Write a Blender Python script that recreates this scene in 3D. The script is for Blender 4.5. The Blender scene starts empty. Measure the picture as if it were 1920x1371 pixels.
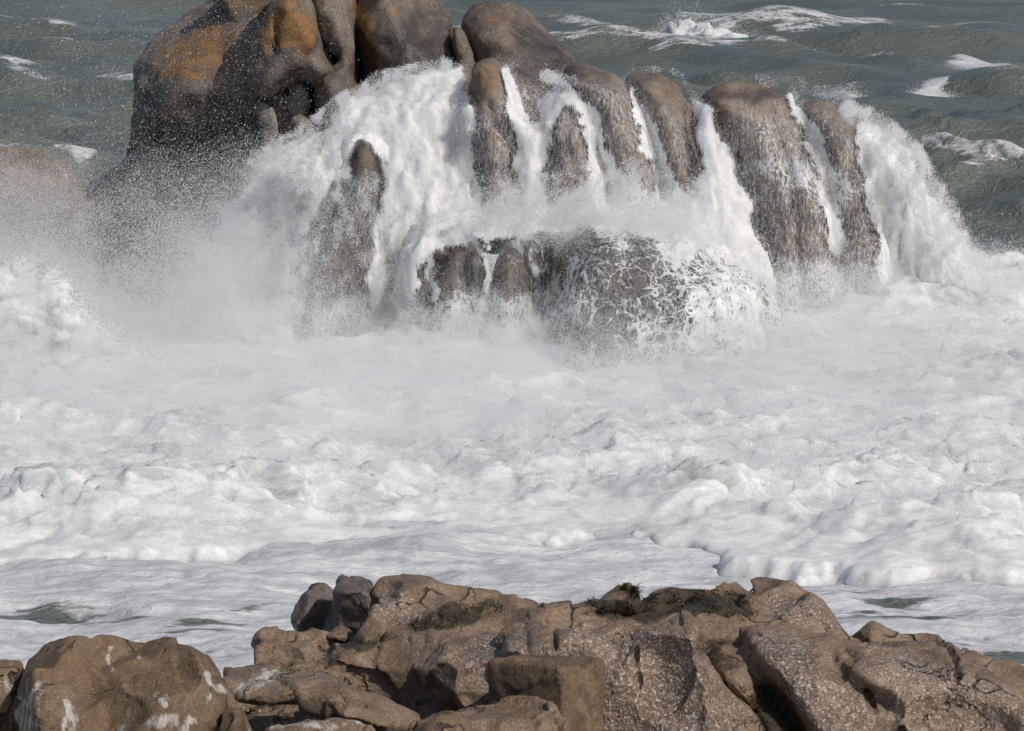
import bpy, math, random, time
import numpy as np
from mathutils import Vector
T00 = time.time()
rng = np.random.default_rng(11)
SC = bpy.context.scene
COL = SC.collection

# ------------------------------------------------------------------ camera model
W, H, F = 1920.0, 1371.0, 7818.0
CAM = np.array([0.0, 0.0, 7.1])
PITCH = math.atan(935.0 / F)
CP, SP = math.cos(PITCH), math.sin(PITCH)

def ray(px, py):
    u = (np.asarray(px, float) - W / 2) / F
    v = -(np.asarray(py, float) - H / 2) / F
    return u, CP + v * SP, -SP + v * CP

def at(px, py, d):                       # the point of a sight line that lies d metres out
    x, y, z = ray(px, py)
    s = d / y
    return np.stack(np.broadcast_arrays(CAM[0] + x * s, d + 0 * x, CAM[2] + z * s), -1)

def atz(px, py, z0=0.0):                 # the point of a sight line at height z0
    x, y, z = ray(px, py)
    s = (z0 - CAM[2]) / z
    return np.stack(np.broadcast_arrays(CAM[0] + x * s, y * s, z0 + 0 * x), -1)

def proj(x, y, z):
    dz = z - CAM[2]
    depth = y * CP - dz * SP
    up = y * SP + dz * CP
    return W / 2 + F * x / depth, H / 2 - F * up / depth

# ------------------------------------------------------------------ noise
_pr = np.random.default_rng(3)
PERM = _pr.permutation(256).astype(np.int32)
PERM = np.concatenate([PERM, PERM, PERM])
GR = _pr.normal(size=(256, 3)); GR /= np.linalg.norm(GR, axis=1)[:, None]
GR = GR.astype(np.float32)

def pn(x, y, z):
    x, y, z = np.broadcast_arrays(np.asarray(x, np.float32), np.asarray(y, np.float32), np.asarray(z, np.float32))
    xi = np.floor(x); yi = np.floor(y); zi = np.floor(z)
    xf = x - xi; yf = y - yi; zf = z - zi
    xi = xi.astype(np.int32) & 255; yi = yi.astype(np.int32) & 255; zi = zi.astype(np.int32) & 255
    u = xf * xf * xf * (xf * (xf * 6 - 15) + 10)
    v = yf * yf * yf * (yf * (yf * 6 - 15) + 10)
    w = zf * zf * zf * (zf * (zf * 6 - 15) + 10)
    a0 = PERM[xi]; a1 = PERM[xi + 1]
    def g(a, dy, dz):
        return PERM[PERM[a + yi + dy] + zi + dz]
    def dot(h, fx, fy, fz):
        return GR[h, 0] * fx + GR[h, 1] * fy + GR[h, 2] * fz
    c000 = dot(g(a0, 0, 0), xf, yf, zf); c100 = dot(g(a1, 0, 0), xf - 1, yf, zf)
    c010 = dot(g(a0, 1, 0), xf, yf - 1, zf); c110 = dot(g(a1, 1, 0), xf - 1, yf - 1, zf)
    c001 = dot(g(a0, 0, 1), xf, yf, zf - 1); c101 = dot(g(a1, 0, 1), xf - 1, yf, zf - 1)
    c011 = dot(g(a0, 1, 1), xf, yf - 1, zf - 1); c111 = dot(g(a1, 1, 1), xf - 1, yf - 1, zf - 1)
    l0 = c000 + u * (c100 - c000); l1 = c010 + u * (c110 - c010)
    l2 = c001 + u * (c101 - c001); l3 = c011 + u * (c111 - c011)
    m0 = l0 + v * (l1 - l0); m1 = l2 + v * (l3 - l2)
    return (m0 + w * (m1 - m0)) * 1.6

def fbm(x, y, z, o=4, g=0.5, l=2.03):
    s = 0; a = 1.0; f = 1.0
    for i in range(o):
        s = s + a * pn(x * f + 17.3 * i, y * f + 5.1 * i, z * f - 9.7 * i)
        a *= g; f *= l
    return s

def billow(x, y, z, o=4, g=0.5, l=2.1):
    s = 0; a = 1.0; f = 1.0
    for i in range(o):
        s = s + a * np.abs(pn(x * f + 7.3 * i, y * f + 15.1 * i, z * f - 4.7 * i))
        a *= g; f *= l
    return s

def facets(c, scale, seed):              # broken stone: every cell of a random pattern has its own tilt and step
    q = c * scale + seed * 1.7
    q = q + .06 * np.stack([fbm(q[:, 0] * 1.7, q[:, 1] * 1.7, q[:, 2] * 1.7 + 9 * i, 3) for i in range(3)], 1)
    ce = np.floor(q).astype(np.int32)
    best = np.full(len(c), 1e9); hb = np.zeros(len(c), np.int32); bp = np.zeros((len(c), 3))
    for i in (-1, 0, 1):
        for j in (-1, 0, 1):
            for k in (-1, 0, 1):
                n = ce + np.array([i, j, k])
                h = PERM[PERM[PERM[n[:, 0] & 255] + (n[:, 1] & 255)] + (n[:, 2] & 255)]
                p = n + np.stack([PERM[h + 11], PERM[h + 83], PERM[h + 157]], 1) / 255.0
                d = ((q - p) ** 2).sum(1)
                m = d < best
                best = np.where(m, d, best); hb = np.where(m, h, hb); bp = np.where(m[:, None], p, bp)
    return ((q - bp) * GR[hb]).sum(1) * 1.1 + (PERM[hb + 41] / 255.0 - .5) * .7

def sstep(a, b, x):
    t = np.clip((x - a) / (b - a), 0, 1)
    return t * t * (3 - 2 * t)

# ------------------------------------------------------------------ mesh helpers
def surface_nets(V, o, h):
    S = V < 0
    nx, ny, nz = V.shape
    c = np.zeros((nx - 1, ny - 1, nz - 1), np.uint8)
    for i in (0, 1):
        for j in (0, 1):
            for k in (0, 1):
                c += S[i:nx - 1 + i, j:ny - 1 + j, k:nz - 1 + k]
    act = (c > 0) & (c < 8)
    ci, cj, ck = np.nonzero(act)
    n = len(ci)
    idx = np.full(act.shape, -1, np.int64); idx[ci, cj, ck] = np.arange(n)
    vals = {}
    for i in (0, 1):
        for j in (0, 1):
            for k in (0, 1):
                vals[i, j, k] = V[ci + i, cj + j, ck + k].astype(np.float64)
    acc = np.zeros((n, 3)); cnt = np.zeros(n)
    for ax in range(3):
        for p in (0, 1):
            for q in (0, 1):
                a = [p, q]; a.insert(ax, 0); b = [p, q]; b.insert(ax, 1)
                va, vb = vals[tuple(a)], vals[tuple(b)]
                m = (va < 0) != (vb < 0)
                t = np.where(m, va / np.where(m, va - vb, 1), 0)
                for k in range(3):
                    acc[:, k] += np.where(m, a[k] + (t if k == ax else 0), 0)
                cnt += m
    P = np.stack([ci, cj, ck], 1) + acc / cnt[:, None]
    P = P * h + np.asarray(o)
    quads = []
    for ax in range(3):
        sl0 = [slice(1, -1)] * 3; sl1 = [slice(1, -1)] * 3
        sl0[ax] = slice(0, -1); sl1[ax] = slice(1, None)
        A, B = S[tuple(sl0)], S[tuple(sl1)]
        for flip in (False, True):
            m = (A & ~B) if not flip else (~A & B)
            ii = np.stack(np.nonzero(m), 1)
            for k in range(3):
                if k != ax: ii[:, k] += 1
            o1, o2 = [(1, 2), (2, 0), (0, 1)][ax]
            def cell(d1, d2):
                j = ii.copy(); j[:, o1] -= d1; j[:, o2] -= d2
                return idx[j[:, 0], j[:, 1], j[:, 2]]
            q = np.stack([cell(1, 1), cell(0, 1), cell(0, 0), cell(1, 0)], 1)
            quads.append(q[:, ::-1] if flip else q)
    return P, np.concatenate(quads)

def to_mesh(name, P, Q, mat, attrs=None, parent=None, smooth=True):
    me = bpy.data.meshes.new(name)
    P = np.ascontiguousarray(P, np.float32); Q = np.asarray(Q)
    me.vertices.add(len(P)); me.vertices.foreach_set('co', P.ravel())
    k = Q.shape[1]
    me.loops.add(Q.size); me.loops.foreach_set('vertex_index', np.ascontiguousarray(Q.ravel(), np.int32))
    me.polygons.add(len(Q))
    me.polygons.foreach_set('loop_start', np.arange(0, Q.size, k, dtype=np.int32))
    me.update(calc_edges=True)
    if smooth:
        me.polygons.foreach_set('use_smooth', np.ones(len(Q), bool))
    for an, v in (attrs or {}).items():
        a = me.attributes.new(an, 'FLOAT', 'POINT')
        a.data.foreach_set('value', np.ascontiguousarray(v, np.float32))
    if mat: me.materials.append(mat)
    me.validate()
    ob = bpy.data.objects.new(name, me); COL.objects.link(ob)
    if parent: ob.parent = parent
    return ob

def normals(ob):
    me = ob.data
    n = np.zeros(len(me.vertices) * 3, np.float32)
    me.vertex_normals.foreach_get('vector', n)
    return n.reshape(-1, 3)

def coords(ob):
    c = np.zeros(len(ob.data.vertices) * 3, np.float32)
    ob.data.vertices.foreach_get('co', c)
    return c.reshape(-1, 3)

def set_coords(ob, c):
    ob.data.vertices.foreach_set('co', np.ascontiguousarray(c, np.float32).ravel()); ob.data.update()

def set_attr(ob, an, v):
    a = ob.data.attributes.get(an) or ob.data.attributes.new(an, 'FLOAT', 'POINT')
    a.data.foreach_set('value', np.ascontiguousarray(v, np.float32))

def recentre(ob):                        # origin at the base of the thing
    c = coords(ob)
    o = np.array([c[:, 0].mean(), c[:, 1].mean(), c[:, 2].min()])
    set_coords(ob, c - o); ob.location = o

def tag(o, label=None, cat=None, group=None, kind=None):
    o['kind'] = kind or 'thing'
    if label: o['label'] = label
    if cat: o['category'] = cat
    if group: o['group'] = group
    return o

def cloud(name, P, R, mat):              # droplets: every point is a little sphere of its own size
    me = bpy.data.meshes.new(name)
    P = np.ascontiguousarray(P, np.float32)
    me.vertices.add(len(P)); me.vertices.foreach_set('co', P.ravel())
    a = me.attributes.new('radius', 'FLOAT', 'POINT'); a.data.foreach_set('value', np.ascontiguousarray(R, np.float32))
    ob = bpy.data.objects.new(name, me); COL.objects.link(ob)
    for o in bpy.context.selected_objects: o.select_set(False)
    bpy.context.view_layer.objects.active = ob; ob.select_set(True)
    bpy.ops.object.convert(target='POINTCLOUD')
    ob = bpy.context.view_layer.objects.active
    ob.select_set(False)
    ob.name = name
    ob.data.materials.clear(); ob.data.materials.append(mat)
    return ob

# ------------------------------------------------------------------ 2-D maps over the place (quarter resolution)
MS = 4
MX, MY = np.meshgrid(np.arange(-240, 2160, MS, dtype=np.float32), np.arange(-240, 1640, MS, dtype=np.float32))

def poly_sdf(x, y, poly):
    poly = np.asarray(poly, float)
    d = np.full(np.broadcast(x, y).shape, 1e18); s = np.ones(d.shape)
    n = len(poly); j = n - 1
    for i in range(n):
        ex, ey = poly[j] - poly[i]
        wx = x - poly[i][0]; wy = y - poly[i][1]
        t = np.clip((wx * ex + wy * ey) / (ex * ex + ey * ey + 1e-12), 0, 1)
        d = np.minimum(d, (wx - ex * t) ** 2 + (wy - ey * t) ** 2)
        c1 = y >= poly[i][1]; c2 = y < poly[j][1]; c3 = ex * wy > ey * wx
        s = np.where((c1 & c2 & c3) | (~c1 & ~c2 & ~c3), -s, s)
        j = i
    return s * np.sqrt(d)

def line_d(x, y, pts):
    d = np.full(np.broadcast(x, y).shape, 1e18)
    for (ax, ay), (bx, by) in zip(pts[:-1], pts[1:]):
        ex, ey = bx - ax, by - ay
        t = np.clip(((x - ax) * ex + (y - ay) * ey) / (ex * ex + ey * ey + 1e-12), 0, 1)
        d = np.minimum(d, (x - ax - ex * t) ** 2 + (y - ay - ey * t) ** 2)
    return np.sqrt(d)

def chaikin(p, n=2):
    p = np.asarray(p, float)
    for _ in range(n):
        q = np.roll(p, -1, 0)
        p = np.stack([p * .75 + q * .25, p * .25 + q * .75], 1).reshape(-1, 2)
    return p

def sample(M, px, py):
    fx = np.clip((px + 240) / MS, 0, M.shape[1] - 1.001); fy = np.clip((py + 240) / MS, 0, M.shape[0] - 1.001)
    ix = fx.astype(np.int32); iy = fy.astype(np.int32); fx = fx - ix; fy = fy - iy
    return (M[iy, ix] * (1 - fx) + M[iy, ix + 1] * fx) * (1 - fy) + (M[iy + 1, ix] * (1 - fx) + M[iy + 1, ix + 1] * fx) * fy

WOBX = fbm(MX / 60, MY / 60, 3.3, 4, .6) * 14
WOBY = fbm(MX / 60, MY / 60, 8.9, 4, .6) * 14

def area(pts, val=1.0, blur=12, wob=1.0, smooth=1):
    p = chaikin(pts, smooth) if smooth else pts
    return (val * sstep(blur, -blur, poly_sdf(MX + WOBX * wob, MY + WOBY * wob, p))).astype(np.float32)

def stroke(pts, w0, w1=None, val=1.0, wob=.5):
    w1 = w0 if w1 is None else w1
    pts = np.asarray(pts, float)
    L = np.concatenate([[0], np.cumsum(np.linalg.norm(np.diff(pts, axis=0), axis=1))]); L /= L[-1]
    best = np.zeros(MX.shape, np.float32)
    for i in range(len(pts) - 1):
        (ax, ay), (bx, by) = pts[i], pts[i + 1]
        ex, ey = bx - ax, by - ay
        t = np.clip(((MX + WOBX * wob - ax) * ex + (MY + WOBY * wob - ay) * ey) / (ex * ex + ey * ey), 0, 1)
        d = np.hypot(MX + WOBX * wob - ax - ex * t, MY + WOBY * wob - ay - ey * t)
        w = w0 + (w1 - w0) * (L[i] + (L[i + 1] - L[i]) * t)
        best = np.maximum(best, sstep(1.25, .55, d / w))
    return best * val

def mx(*a):
    r = a[0]
    for b in a[1:]: r = np.maximum(r, b)
    return r

# ------------------------------------------------------------------ materials
class NT:
    def __init__(s, name):
        s.m = bpy.data.materials.new(name); s.m.use_nodes = True
        s.t = s.m.node_tree; s.t.nodes.clear()
        s.out = s.t.nodes.new('ShaderNodeOutputMaterial')
    def n(s, typ, **kw):
        nd = s.t.nodes.new(typ)
        for k, v in kw.items():
            if k.startswith('i_'):
                key = k[2:]
                key = int(key) if key.isdigit() else key.replace('_', ' ')
                s.set(nd.inputs[key], v)
            else: setattr(nd, k, v)
        return nd
    def set(s, sock, v):
        if hasattr(v, 'is_linked') or isinstance(v, bpy.types.NodeSocket): s.t.links.new(v, sock)
        elif isinstance(v, bpy.types.Node): s.t.links.new(v.outputs[0], sock)
        else: sock.default_value = v
    def attr(s, name): return s.n('ShaderNodeAttribute', attribute_name=name).outputs['Fac']
    def math(s, op, a, b=0.0, c=0.0, clamp=False):
        nd = s.n('ShaderNodeMath', operation=op, use_clamp=clamp)
        s.set(nd.inputs[0], a); s.set(nd.inputs[1], b); s.set(nd.inputs[2], c)
        return nd.outputs[0]
    def mix(s, f, a, b, blend='MIX'):
        nd = s.n('ShaderNodeMix', data_type='RGBA', blend_type=blend)
        s.set(nd.inputs[0], f)
        for k, v in ((6, a), (7, b)):
            s.set(nd.inputs[k], (v[0], v[1], v[2], 1) if isinstance(v, tuple) else v)
        return nd.outputs[2]
    def ramp(s, x, a, b):                # smooth 0..1 between a and b
        nd = s.n('ShaderNodeMapRange', interpolation_type='SMOOTHSTEP')
        s.set(nd.inputs[0], x); s.set(nd.inputs[1], a); s.set(nd.inputs[2], b)
        return nd.outputs[0]
    def pos(s, scale=(1, 1, 1)):
        g = s.n('ShaderNodeNewGeometry').outputs['Position']
        if scale == (1, 1, 1): return g
        nd = s.n('ShaderNodeMapping'); s.set(nd.inputs[0], g); nd.inputs['Scale'].default_value = scale
        return nd.outputs[0]
    def noise(s, vec, scale, detail=4, rough=.55, dist=0.0):
        nd = s.n('ShaderNodeTexNoise'); s.set(nd.inputs['Vector'], vec)
        nd.inputs['Scale'].default_value = scale; nd.inputs['Detail'].default_value = detail
        nd.inputs['Roughness'].default_value = rough; nd.inputs['Distortion'].default_value = dist
        return nd.outputs[0]
    def vor(s, vec, scale, feat='F1', rand=1.0):
        nd = s.n('ShaderNodeTexVoronoi', feature=feat); s.set(nd.inputs['Vector'], vec)
        nd.inputs['Scale'].default_value = scale; nd.inputs['Randomness'].default_value = rand
        return nd.outputs['Distance']
    def bump(s, h, dist, strength=1.0, normal=None):
        nd = s.n('ShaderNodeBump'); s.set(nd.inputs['Height'], h)
        nd.inputs['Distance'].default_value = dist; s.set(nd.inputs['Strength'], strength)
        if normal is not None: s.set(nd.inputs['Normal'], normal)
        return nd.outputs[0]
    def bsdf(s, col, rough, normal=None, **kw):
        nd = s.n('ShaderNodeBsdfPrincipled')
        s.set(nd.inputs['Base Color'], (col[0], col[1], col[2], 1) if isinstance(col, tuple) else col)
        s.set(nd.inputs['Roughness'], rough)
        if normal is not None: s.set(nd.inputs['Normal'], normal)
        for k, v in kw.items(): s.set(nd.inputs[k.replace('_', ' ')], v)
        return nd.outputs[0]
    def done(s, sh):
        s.t.links.new(sh, s.out.inputs['Surface']); return s.m

FOAM = (0.80, 0.80, 0.80)

def rock_material(name, dark, mid, light, grain, lichen=(.30, .15, .035), rough=.55, wetdark=.38, bump=.03, glint=.0, crack=False):
    k = NT(name); P = k.pos()
    big = k.noise(P, 1.3, 6, .6, .5)
    med = k.noise(P, 5, 8, .68, .3)
    fine = k.noise(P, grain, 4, .75)
    c = k.mix(k.ramp(big, .36, .62), dark, mid)
    c = k.mix(k.math('MULTIPLY', k.ramp(med, .45, .72), .8), c, light)
    c = k.mix(k.math('MULTIPLY', k.ramp(fine, .52, .68), .6), c, tuple(min(1, v * 1.6) for v in light))
    c = k.mix(k.math('MULTIPLY', k.ramp(fine, .47, .33), .75), c, tuple(v * .4 for v in dark))
    stn = k.noise(k.pos((1, 1, .22)), 3.0, 6, .65)
    c = k.mix(k.math('MULTIPLY', k.ramp(stn, .50, .68), .6), c, tuple(v * .55 for v in mid))
    rust = k.noise(P, 2.1, 5, .6, .8)
    c = k.mix(k.math('MULTIPLY', k.ramp(rust, .55, .75), .45), c, (mid[0] * 1.25, mid[1] * .95, mid[2] * .62))
    la = k.attr('lichen')
    lm = k.ramp(k.math('ADD', k.math('ADD', la, k.math('MULTIPLY', k.math('SUBTRACT', med, .5), 2.4)), k.math('MULTIPLY', k.math('SUBTRACT', fine, .5), 1.6)), .48, .80)
    lm = k.math('MULTIPLY', lm, k.math('MULTIPLY_ADD', fine, 1.3, .15), clamp=True)
    c = k.mix(lm, c, k.mix(k.ramp(big, .4, .62), lichen, tuple(v * .6 for v in lichen)))
    al = k.attr('algae')
    am = k.ramp(k.math('ADD', al, k.math('MULTIPLY', k.math('SUBTRACT', med, .5), 1.6)), .4, .65)
    c = k.mix(k.math('MULTIPLY', am, .85), c, (.035, .027, .012))
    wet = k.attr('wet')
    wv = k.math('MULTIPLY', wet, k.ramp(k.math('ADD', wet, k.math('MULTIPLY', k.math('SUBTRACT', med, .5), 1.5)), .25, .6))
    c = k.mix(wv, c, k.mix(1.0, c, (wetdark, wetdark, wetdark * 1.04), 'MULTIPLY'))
    st = k.attr('salt')
    sn = k.noise(k.pos((1, 1, .28)), 12, 8, .72, .5)
    sm = k.ramp(k.math('ADD', st, k.math('MULTIPLY', k.math('SUBTRACT', sn, .5), 3.0)), .45, 1.0)
    c = k.mix(k.math('MULTIPLY', sm, .85), c, (.56, .53, .50))
    h = k.math('ADD', med, k.math('MULTIPLY', fine, .22))
    if glint or crack:
        dv = k.n('ShaderNodeVectorMath', operation='ADD'); k.set(dv.inputs[0], k.pos((1, 1, .7)))
        nn = k.n('ShaderNodeTexNoise'); k.set(nn.inputs['Vector'], P); nn.inputs['Scale'].default_value = 2.0; nn.inputs['Detail'].default_value = 6
        sc = k.n('ShaderNodeVectorMath', operation='SCALE'); k.set(sc.inputs[0], nn.outputs['Color']); sc.inputs['Scale'].default_value = .5
        k.set(dv.inputs[1], sc.outputs[0])
        ck = k.math('MULTIPLY', k.ramp(k.vor(dv.outputs[0], 1.25, 'DISTANCE_TO_EDGE'), .014, .003), k.ramp(big, .48, .60))
        c = k.mix(k.math('MULTIPLY', ck, .85), c, (.018, .014, .010))
        h = k.math('SUBTRACT', h, k.math('MULTIPLY', ck, .8))
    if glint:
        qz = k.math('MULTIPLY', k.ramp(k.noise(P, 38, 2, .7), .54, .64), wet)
        c = k.mix(k.math('MULTIPLY', qz, .75), c, (.70, .62, .56))  # pale specks painted into the wet zones as sun glints
    nb = k.bump(h, bump, 1.0)
    if glint:
        g = k.noise(P, 22, 3, .6)
        nb = k.bump(g, glint, k.math('MULTIPLY', wet, 1.0), nb)
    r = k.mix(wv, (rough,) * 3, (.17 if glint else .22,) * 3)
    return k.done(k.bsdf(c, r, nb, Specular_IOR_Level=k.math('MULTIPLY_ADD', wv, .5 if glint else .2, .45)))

MAT_BACK = rock_material('granite_wet', (.105, .084, .066), (.185, .15, .118), (.29, .245, .20), 30, bump=.05)
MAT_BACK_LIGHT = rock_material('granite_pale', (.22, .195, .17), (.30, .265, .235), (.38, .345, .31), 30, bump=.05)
MAT_RIB = rock_material('granite_brown', (.15, .108, .078), (.225, .17, .128), (.31, .25, .195), 32, bump=.05, wetdark=.5)
MAT_FRONT = rock_material('shore_granite', (.15, .101, .066), (.24, .168, .112), (.34, .258, .184), 60, rough=.5, wetdark=1.12, bump=.045, glint=.055)  # wet zones tinted lighter: sun glisten put into the colour
MAT_FRONT_DARK = rock_material('shore_granite_dark', (.085, .07, .062), (.13, .108, .092), (.19, .16, .135), 60, rough=.55, bump=.03, crack=True)
MAT_FRONT_BROWN = rock_material('shore_granite_stained', (.095, .062, .036), (.17, .115, .068), (.24, .175, .112), 60, rough=.65, bump=.03, crack=True)

def foam_material(name, flow=(1, 1, 1), lace=True, streak=(.7, 1.2, 1), colour=FOAM, fine=30, bump=.022):
    k = NT(name); P = k.pos(); PF = k.pos(flow)
    n1 = k.noise(P, 6, 7, .62, .8); n2 = k.noise(k.pos(streak), 1.7, 9, .66, 1.8)
    nf = k.noise(PF, fine, 5, .66, .25)
    h = k.math('ADD', n1, k.math('MULTIPLY', nf, .5))
    nb = k.bump(h, bump, .8)
    tone = k.mix(k.ramp(n2, .40, .60), (colour[0] * .80, colour[1] * .815, colour[2] * .82), colour)
    tone = k.mix(k.math('MULTIPLY', k.ramp(nf, .5, .34), .30), tone, (.52, .53, .53))
    n3 = k.noise(k.pos((streak[0] * 1.3, streak[1], streak[2])), 3.6, 8, .7, 2.6)
    fil = k.ramp(k.math('ABSOLUTE', k.math('SUBTRACT', n3, .5)), .035, .0)
    tone = k.mix(k.math('MULTIPLY', fil, .26), tone, (.46, .475, .46))
    th = k.attr('thin')
    tone = k.mix(k.math('MULTIPLY', th, k.ramp(n2, .66, .40)), tone, (.36, .385, .345))
    sh = k.bsdf(tone, .55, nb, Specular_IOR_Level=.25, Subsurface_Weight=1.0, Subsurface_Radius=(.34, .34, .34), Subsurface_Scale=1.0)
    cov = k.attr('cover')
    if lace:
        cov = k.math('ADD', cov, k.math('MULTIPLY', k.math('MULTIPLY', k.attr('lace'), k.ramp(cov, .1, .3)), k.math('MULTIPLY', k.math('SUBTRACT', k.noise(P, 2.6, 4, .6), .5), 1.1)))
    wn = k.noise(k.pos((1, 1, .5)), 55, 2, .6)
    base = k.math('ADD', k.math('MULTIPLY', nf, .68), k.math('MULTIPLY', wn, .32))
    soft = .24
    if lace:
        dv = k.n('ShaderNodeVectorMath', operation='ADD'); k.set(dv.inputs[0], k.pos((1, 1, .75)))
        nn = k.n('ShaderNodeTexNoise'); k.set(nn.inputs['Vector'], P); nn.inputs['Scale'].default_value = 4.0; nn.inputs['Detail'].default_value = 4
        sc = k.n('ShaderNodeVectorMath', operation='SCALE'); k.set(sc.inputs[0], nn.outputs['Color']); sc.inputs['Scale'].default_value = .42
        k.set(dv.inputs[1], sc.outputs[0])
        e1 = k.vor(dv.outputs[0], 4.6, 'DISTANCE_TO_EDGE'); e2 = k.vor(dv.outputs[0], 11, 'DISTANCE_TO_EDGE')
        lac = k.math('MAXIMUM', k.ramp(e1, .15, .0), k.math('MULTIPLY', k.ramp(e2, .16, .0), .7))
        la = k.attr('lace')
    thr = k.math('MULTIPLY_ADD', cov, -.66, .78)
    a = k.ramp(base, thr, k.math('ADD', thr, soft))
    if lace:
        al = k.math('ADD', k.math('MULTIPLY', lac, .55), k.math('MULTIPLY', k.math('SUBTRACT', nf, .5), 1.1))
        al = k.ramp(k.math('ADD', al, k.math('MULTIPLY', k.math('SUBTRACT', cov, .5), 1.25)), .08, .62)
        mn = k.n('ShaderNodeMix', data_type='FLOAT'); k.set(mn.inputs[0], la); k.set(mn.inputs[2], a); k.set(mn.inputs[3], al); a = mn.outputs[0]
    film = k.math('MULTIPLY', k.math('MULTIPLY', cov, .62), k.ramp(nf, .34, .62))      # thin running film between the strands
    a = k.math('MAXIMUM', a, film)
    a = k.math('MULTIPLY', a, k.ramp(cov, .01, .10))
    tr = k.n('ShaderNodeBsdfTransparent').outputs[0]
    ms = k.n('ShaderNodeMixShader'); k.set(ms.inputs[0], a); k.set(ms.inputs[1], tr); k.set(ms.inputs[2], sh)
    return k.done(ms.outputs[0])

MAT_CASCADE = foam_material('cascading_foam', (1, 1, .22), True, (1.4, 1.4, .35))
MAT_SPLASH = foam_material('splash_foam', (.8, 1, .8), False, fine=22, bump=.026)

def spray_material(name, col):
    k = NT(name)
    d = k.n('ShaderNodeBsdfDiffuse'); d.inputs[0].default_value = (*col, 1)
    t = k.n('ShaderNodeBsdfTranslucent'); t.inputs[0].default_value = (*col, 1)
    ms = k.n('ShaderNodeMixShader'); ms.inputs[0].default_value = .5
    k.set(ms.inputs[1], d.outputs[0]); k.set(ms.inputs[2], t.outputs[0])
    return k.done(ms.outputs[0])
MAT_SPRAY = spray_material('spray_droplets', (.93, .93, .94))
def glint_material():
    k = NT('water_drops')
    return k.done(k.bsdf((.9, .9, .92), .12, None, Specular_IOR_Level=1.0))
MAT_DROP = glint_material()

def sea_material():
    k = NT('sea_water'); P = k.pos()
    b1 = k.noise(k.pos((1, 1.6, 1)), 2.2, 5, .6, .3)
    b2 = k.noise(P, 9, 4, .6)
    nb = k.bump(k.math('ADD', b1, k.math('MULTIPLY', b2, .35)), .2, .9)
    turb = k.noise(P, .12, 4, .6)
    col = k.mix(k.ramp(turb, .4, .6), (.108, .130, .118), (.140, .158, .132))
    water = k.bsdf(col, .30, nb, Specular_IOR_Level=.5)
    fa = k.attr('foam')
    s1 = k.noise(k.pos((.55, 1.5, 1)), 1.1, 6, .62, 1.2)
    s2 = k.noise(k.pos((.8, 1.2, 1)), 7, 5, .65, .8)
    v = k.math('ADD', k.math('MULTIPLY', s1, .6), k.math('MULTIPLY', s2, .4))
    thr = k.math('MULTIPLY_ADD', fa, -.75, .88)
    fm = k.ramp(v, thr, k.math('ADD', thr, .16))
    fm = k.math('MULTIPLY', fm, k.ramp(fa, .01, .08))
    fb = k.bump(k.math('ADD', s1, k.math('MULTIPLY', s2, .5)), .10, .7)
    ft = k.mix(k.ramp(s2, .3, .65), (.58, .59, .61), (.74, .74, .745))
    s3 = k.noise(k.pos((.28, 1.1, 1)), 1.6, 7, .66, 1.6)
    ft = k.mix(k.math('MULTIPLY', k.ramp(s3, .42, .62), .75), ft, (.44, .45, .47))
    foam = k.bsdf(ft, .5, fb, Specular_IOR_Level=.3)
    ms = k.n('ShaderNodeMixShader'); k.set(ms.inputs[0], fm); k.set(ms.inputs[1], water); k.set(ms.inputs[2], foam)
    return k.done(ms.outputs[0])
MAT_SEA = sea_material()

def weed_material():
    k = NT('seaweed'); P = k.pos()
    n = k.noise(P, 20, 3)
    return k.done(k.bsdf(k.mix(k.ramp(n, .4, .62), (.022, .018, .008), (.075, .058, .018)), .32))
MAT_WEED = weed_material()
k_ = NT('barnacle'); MAT_BARN = k_.done(k_.bsdf((.42, .36, .26), .6))

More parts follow.
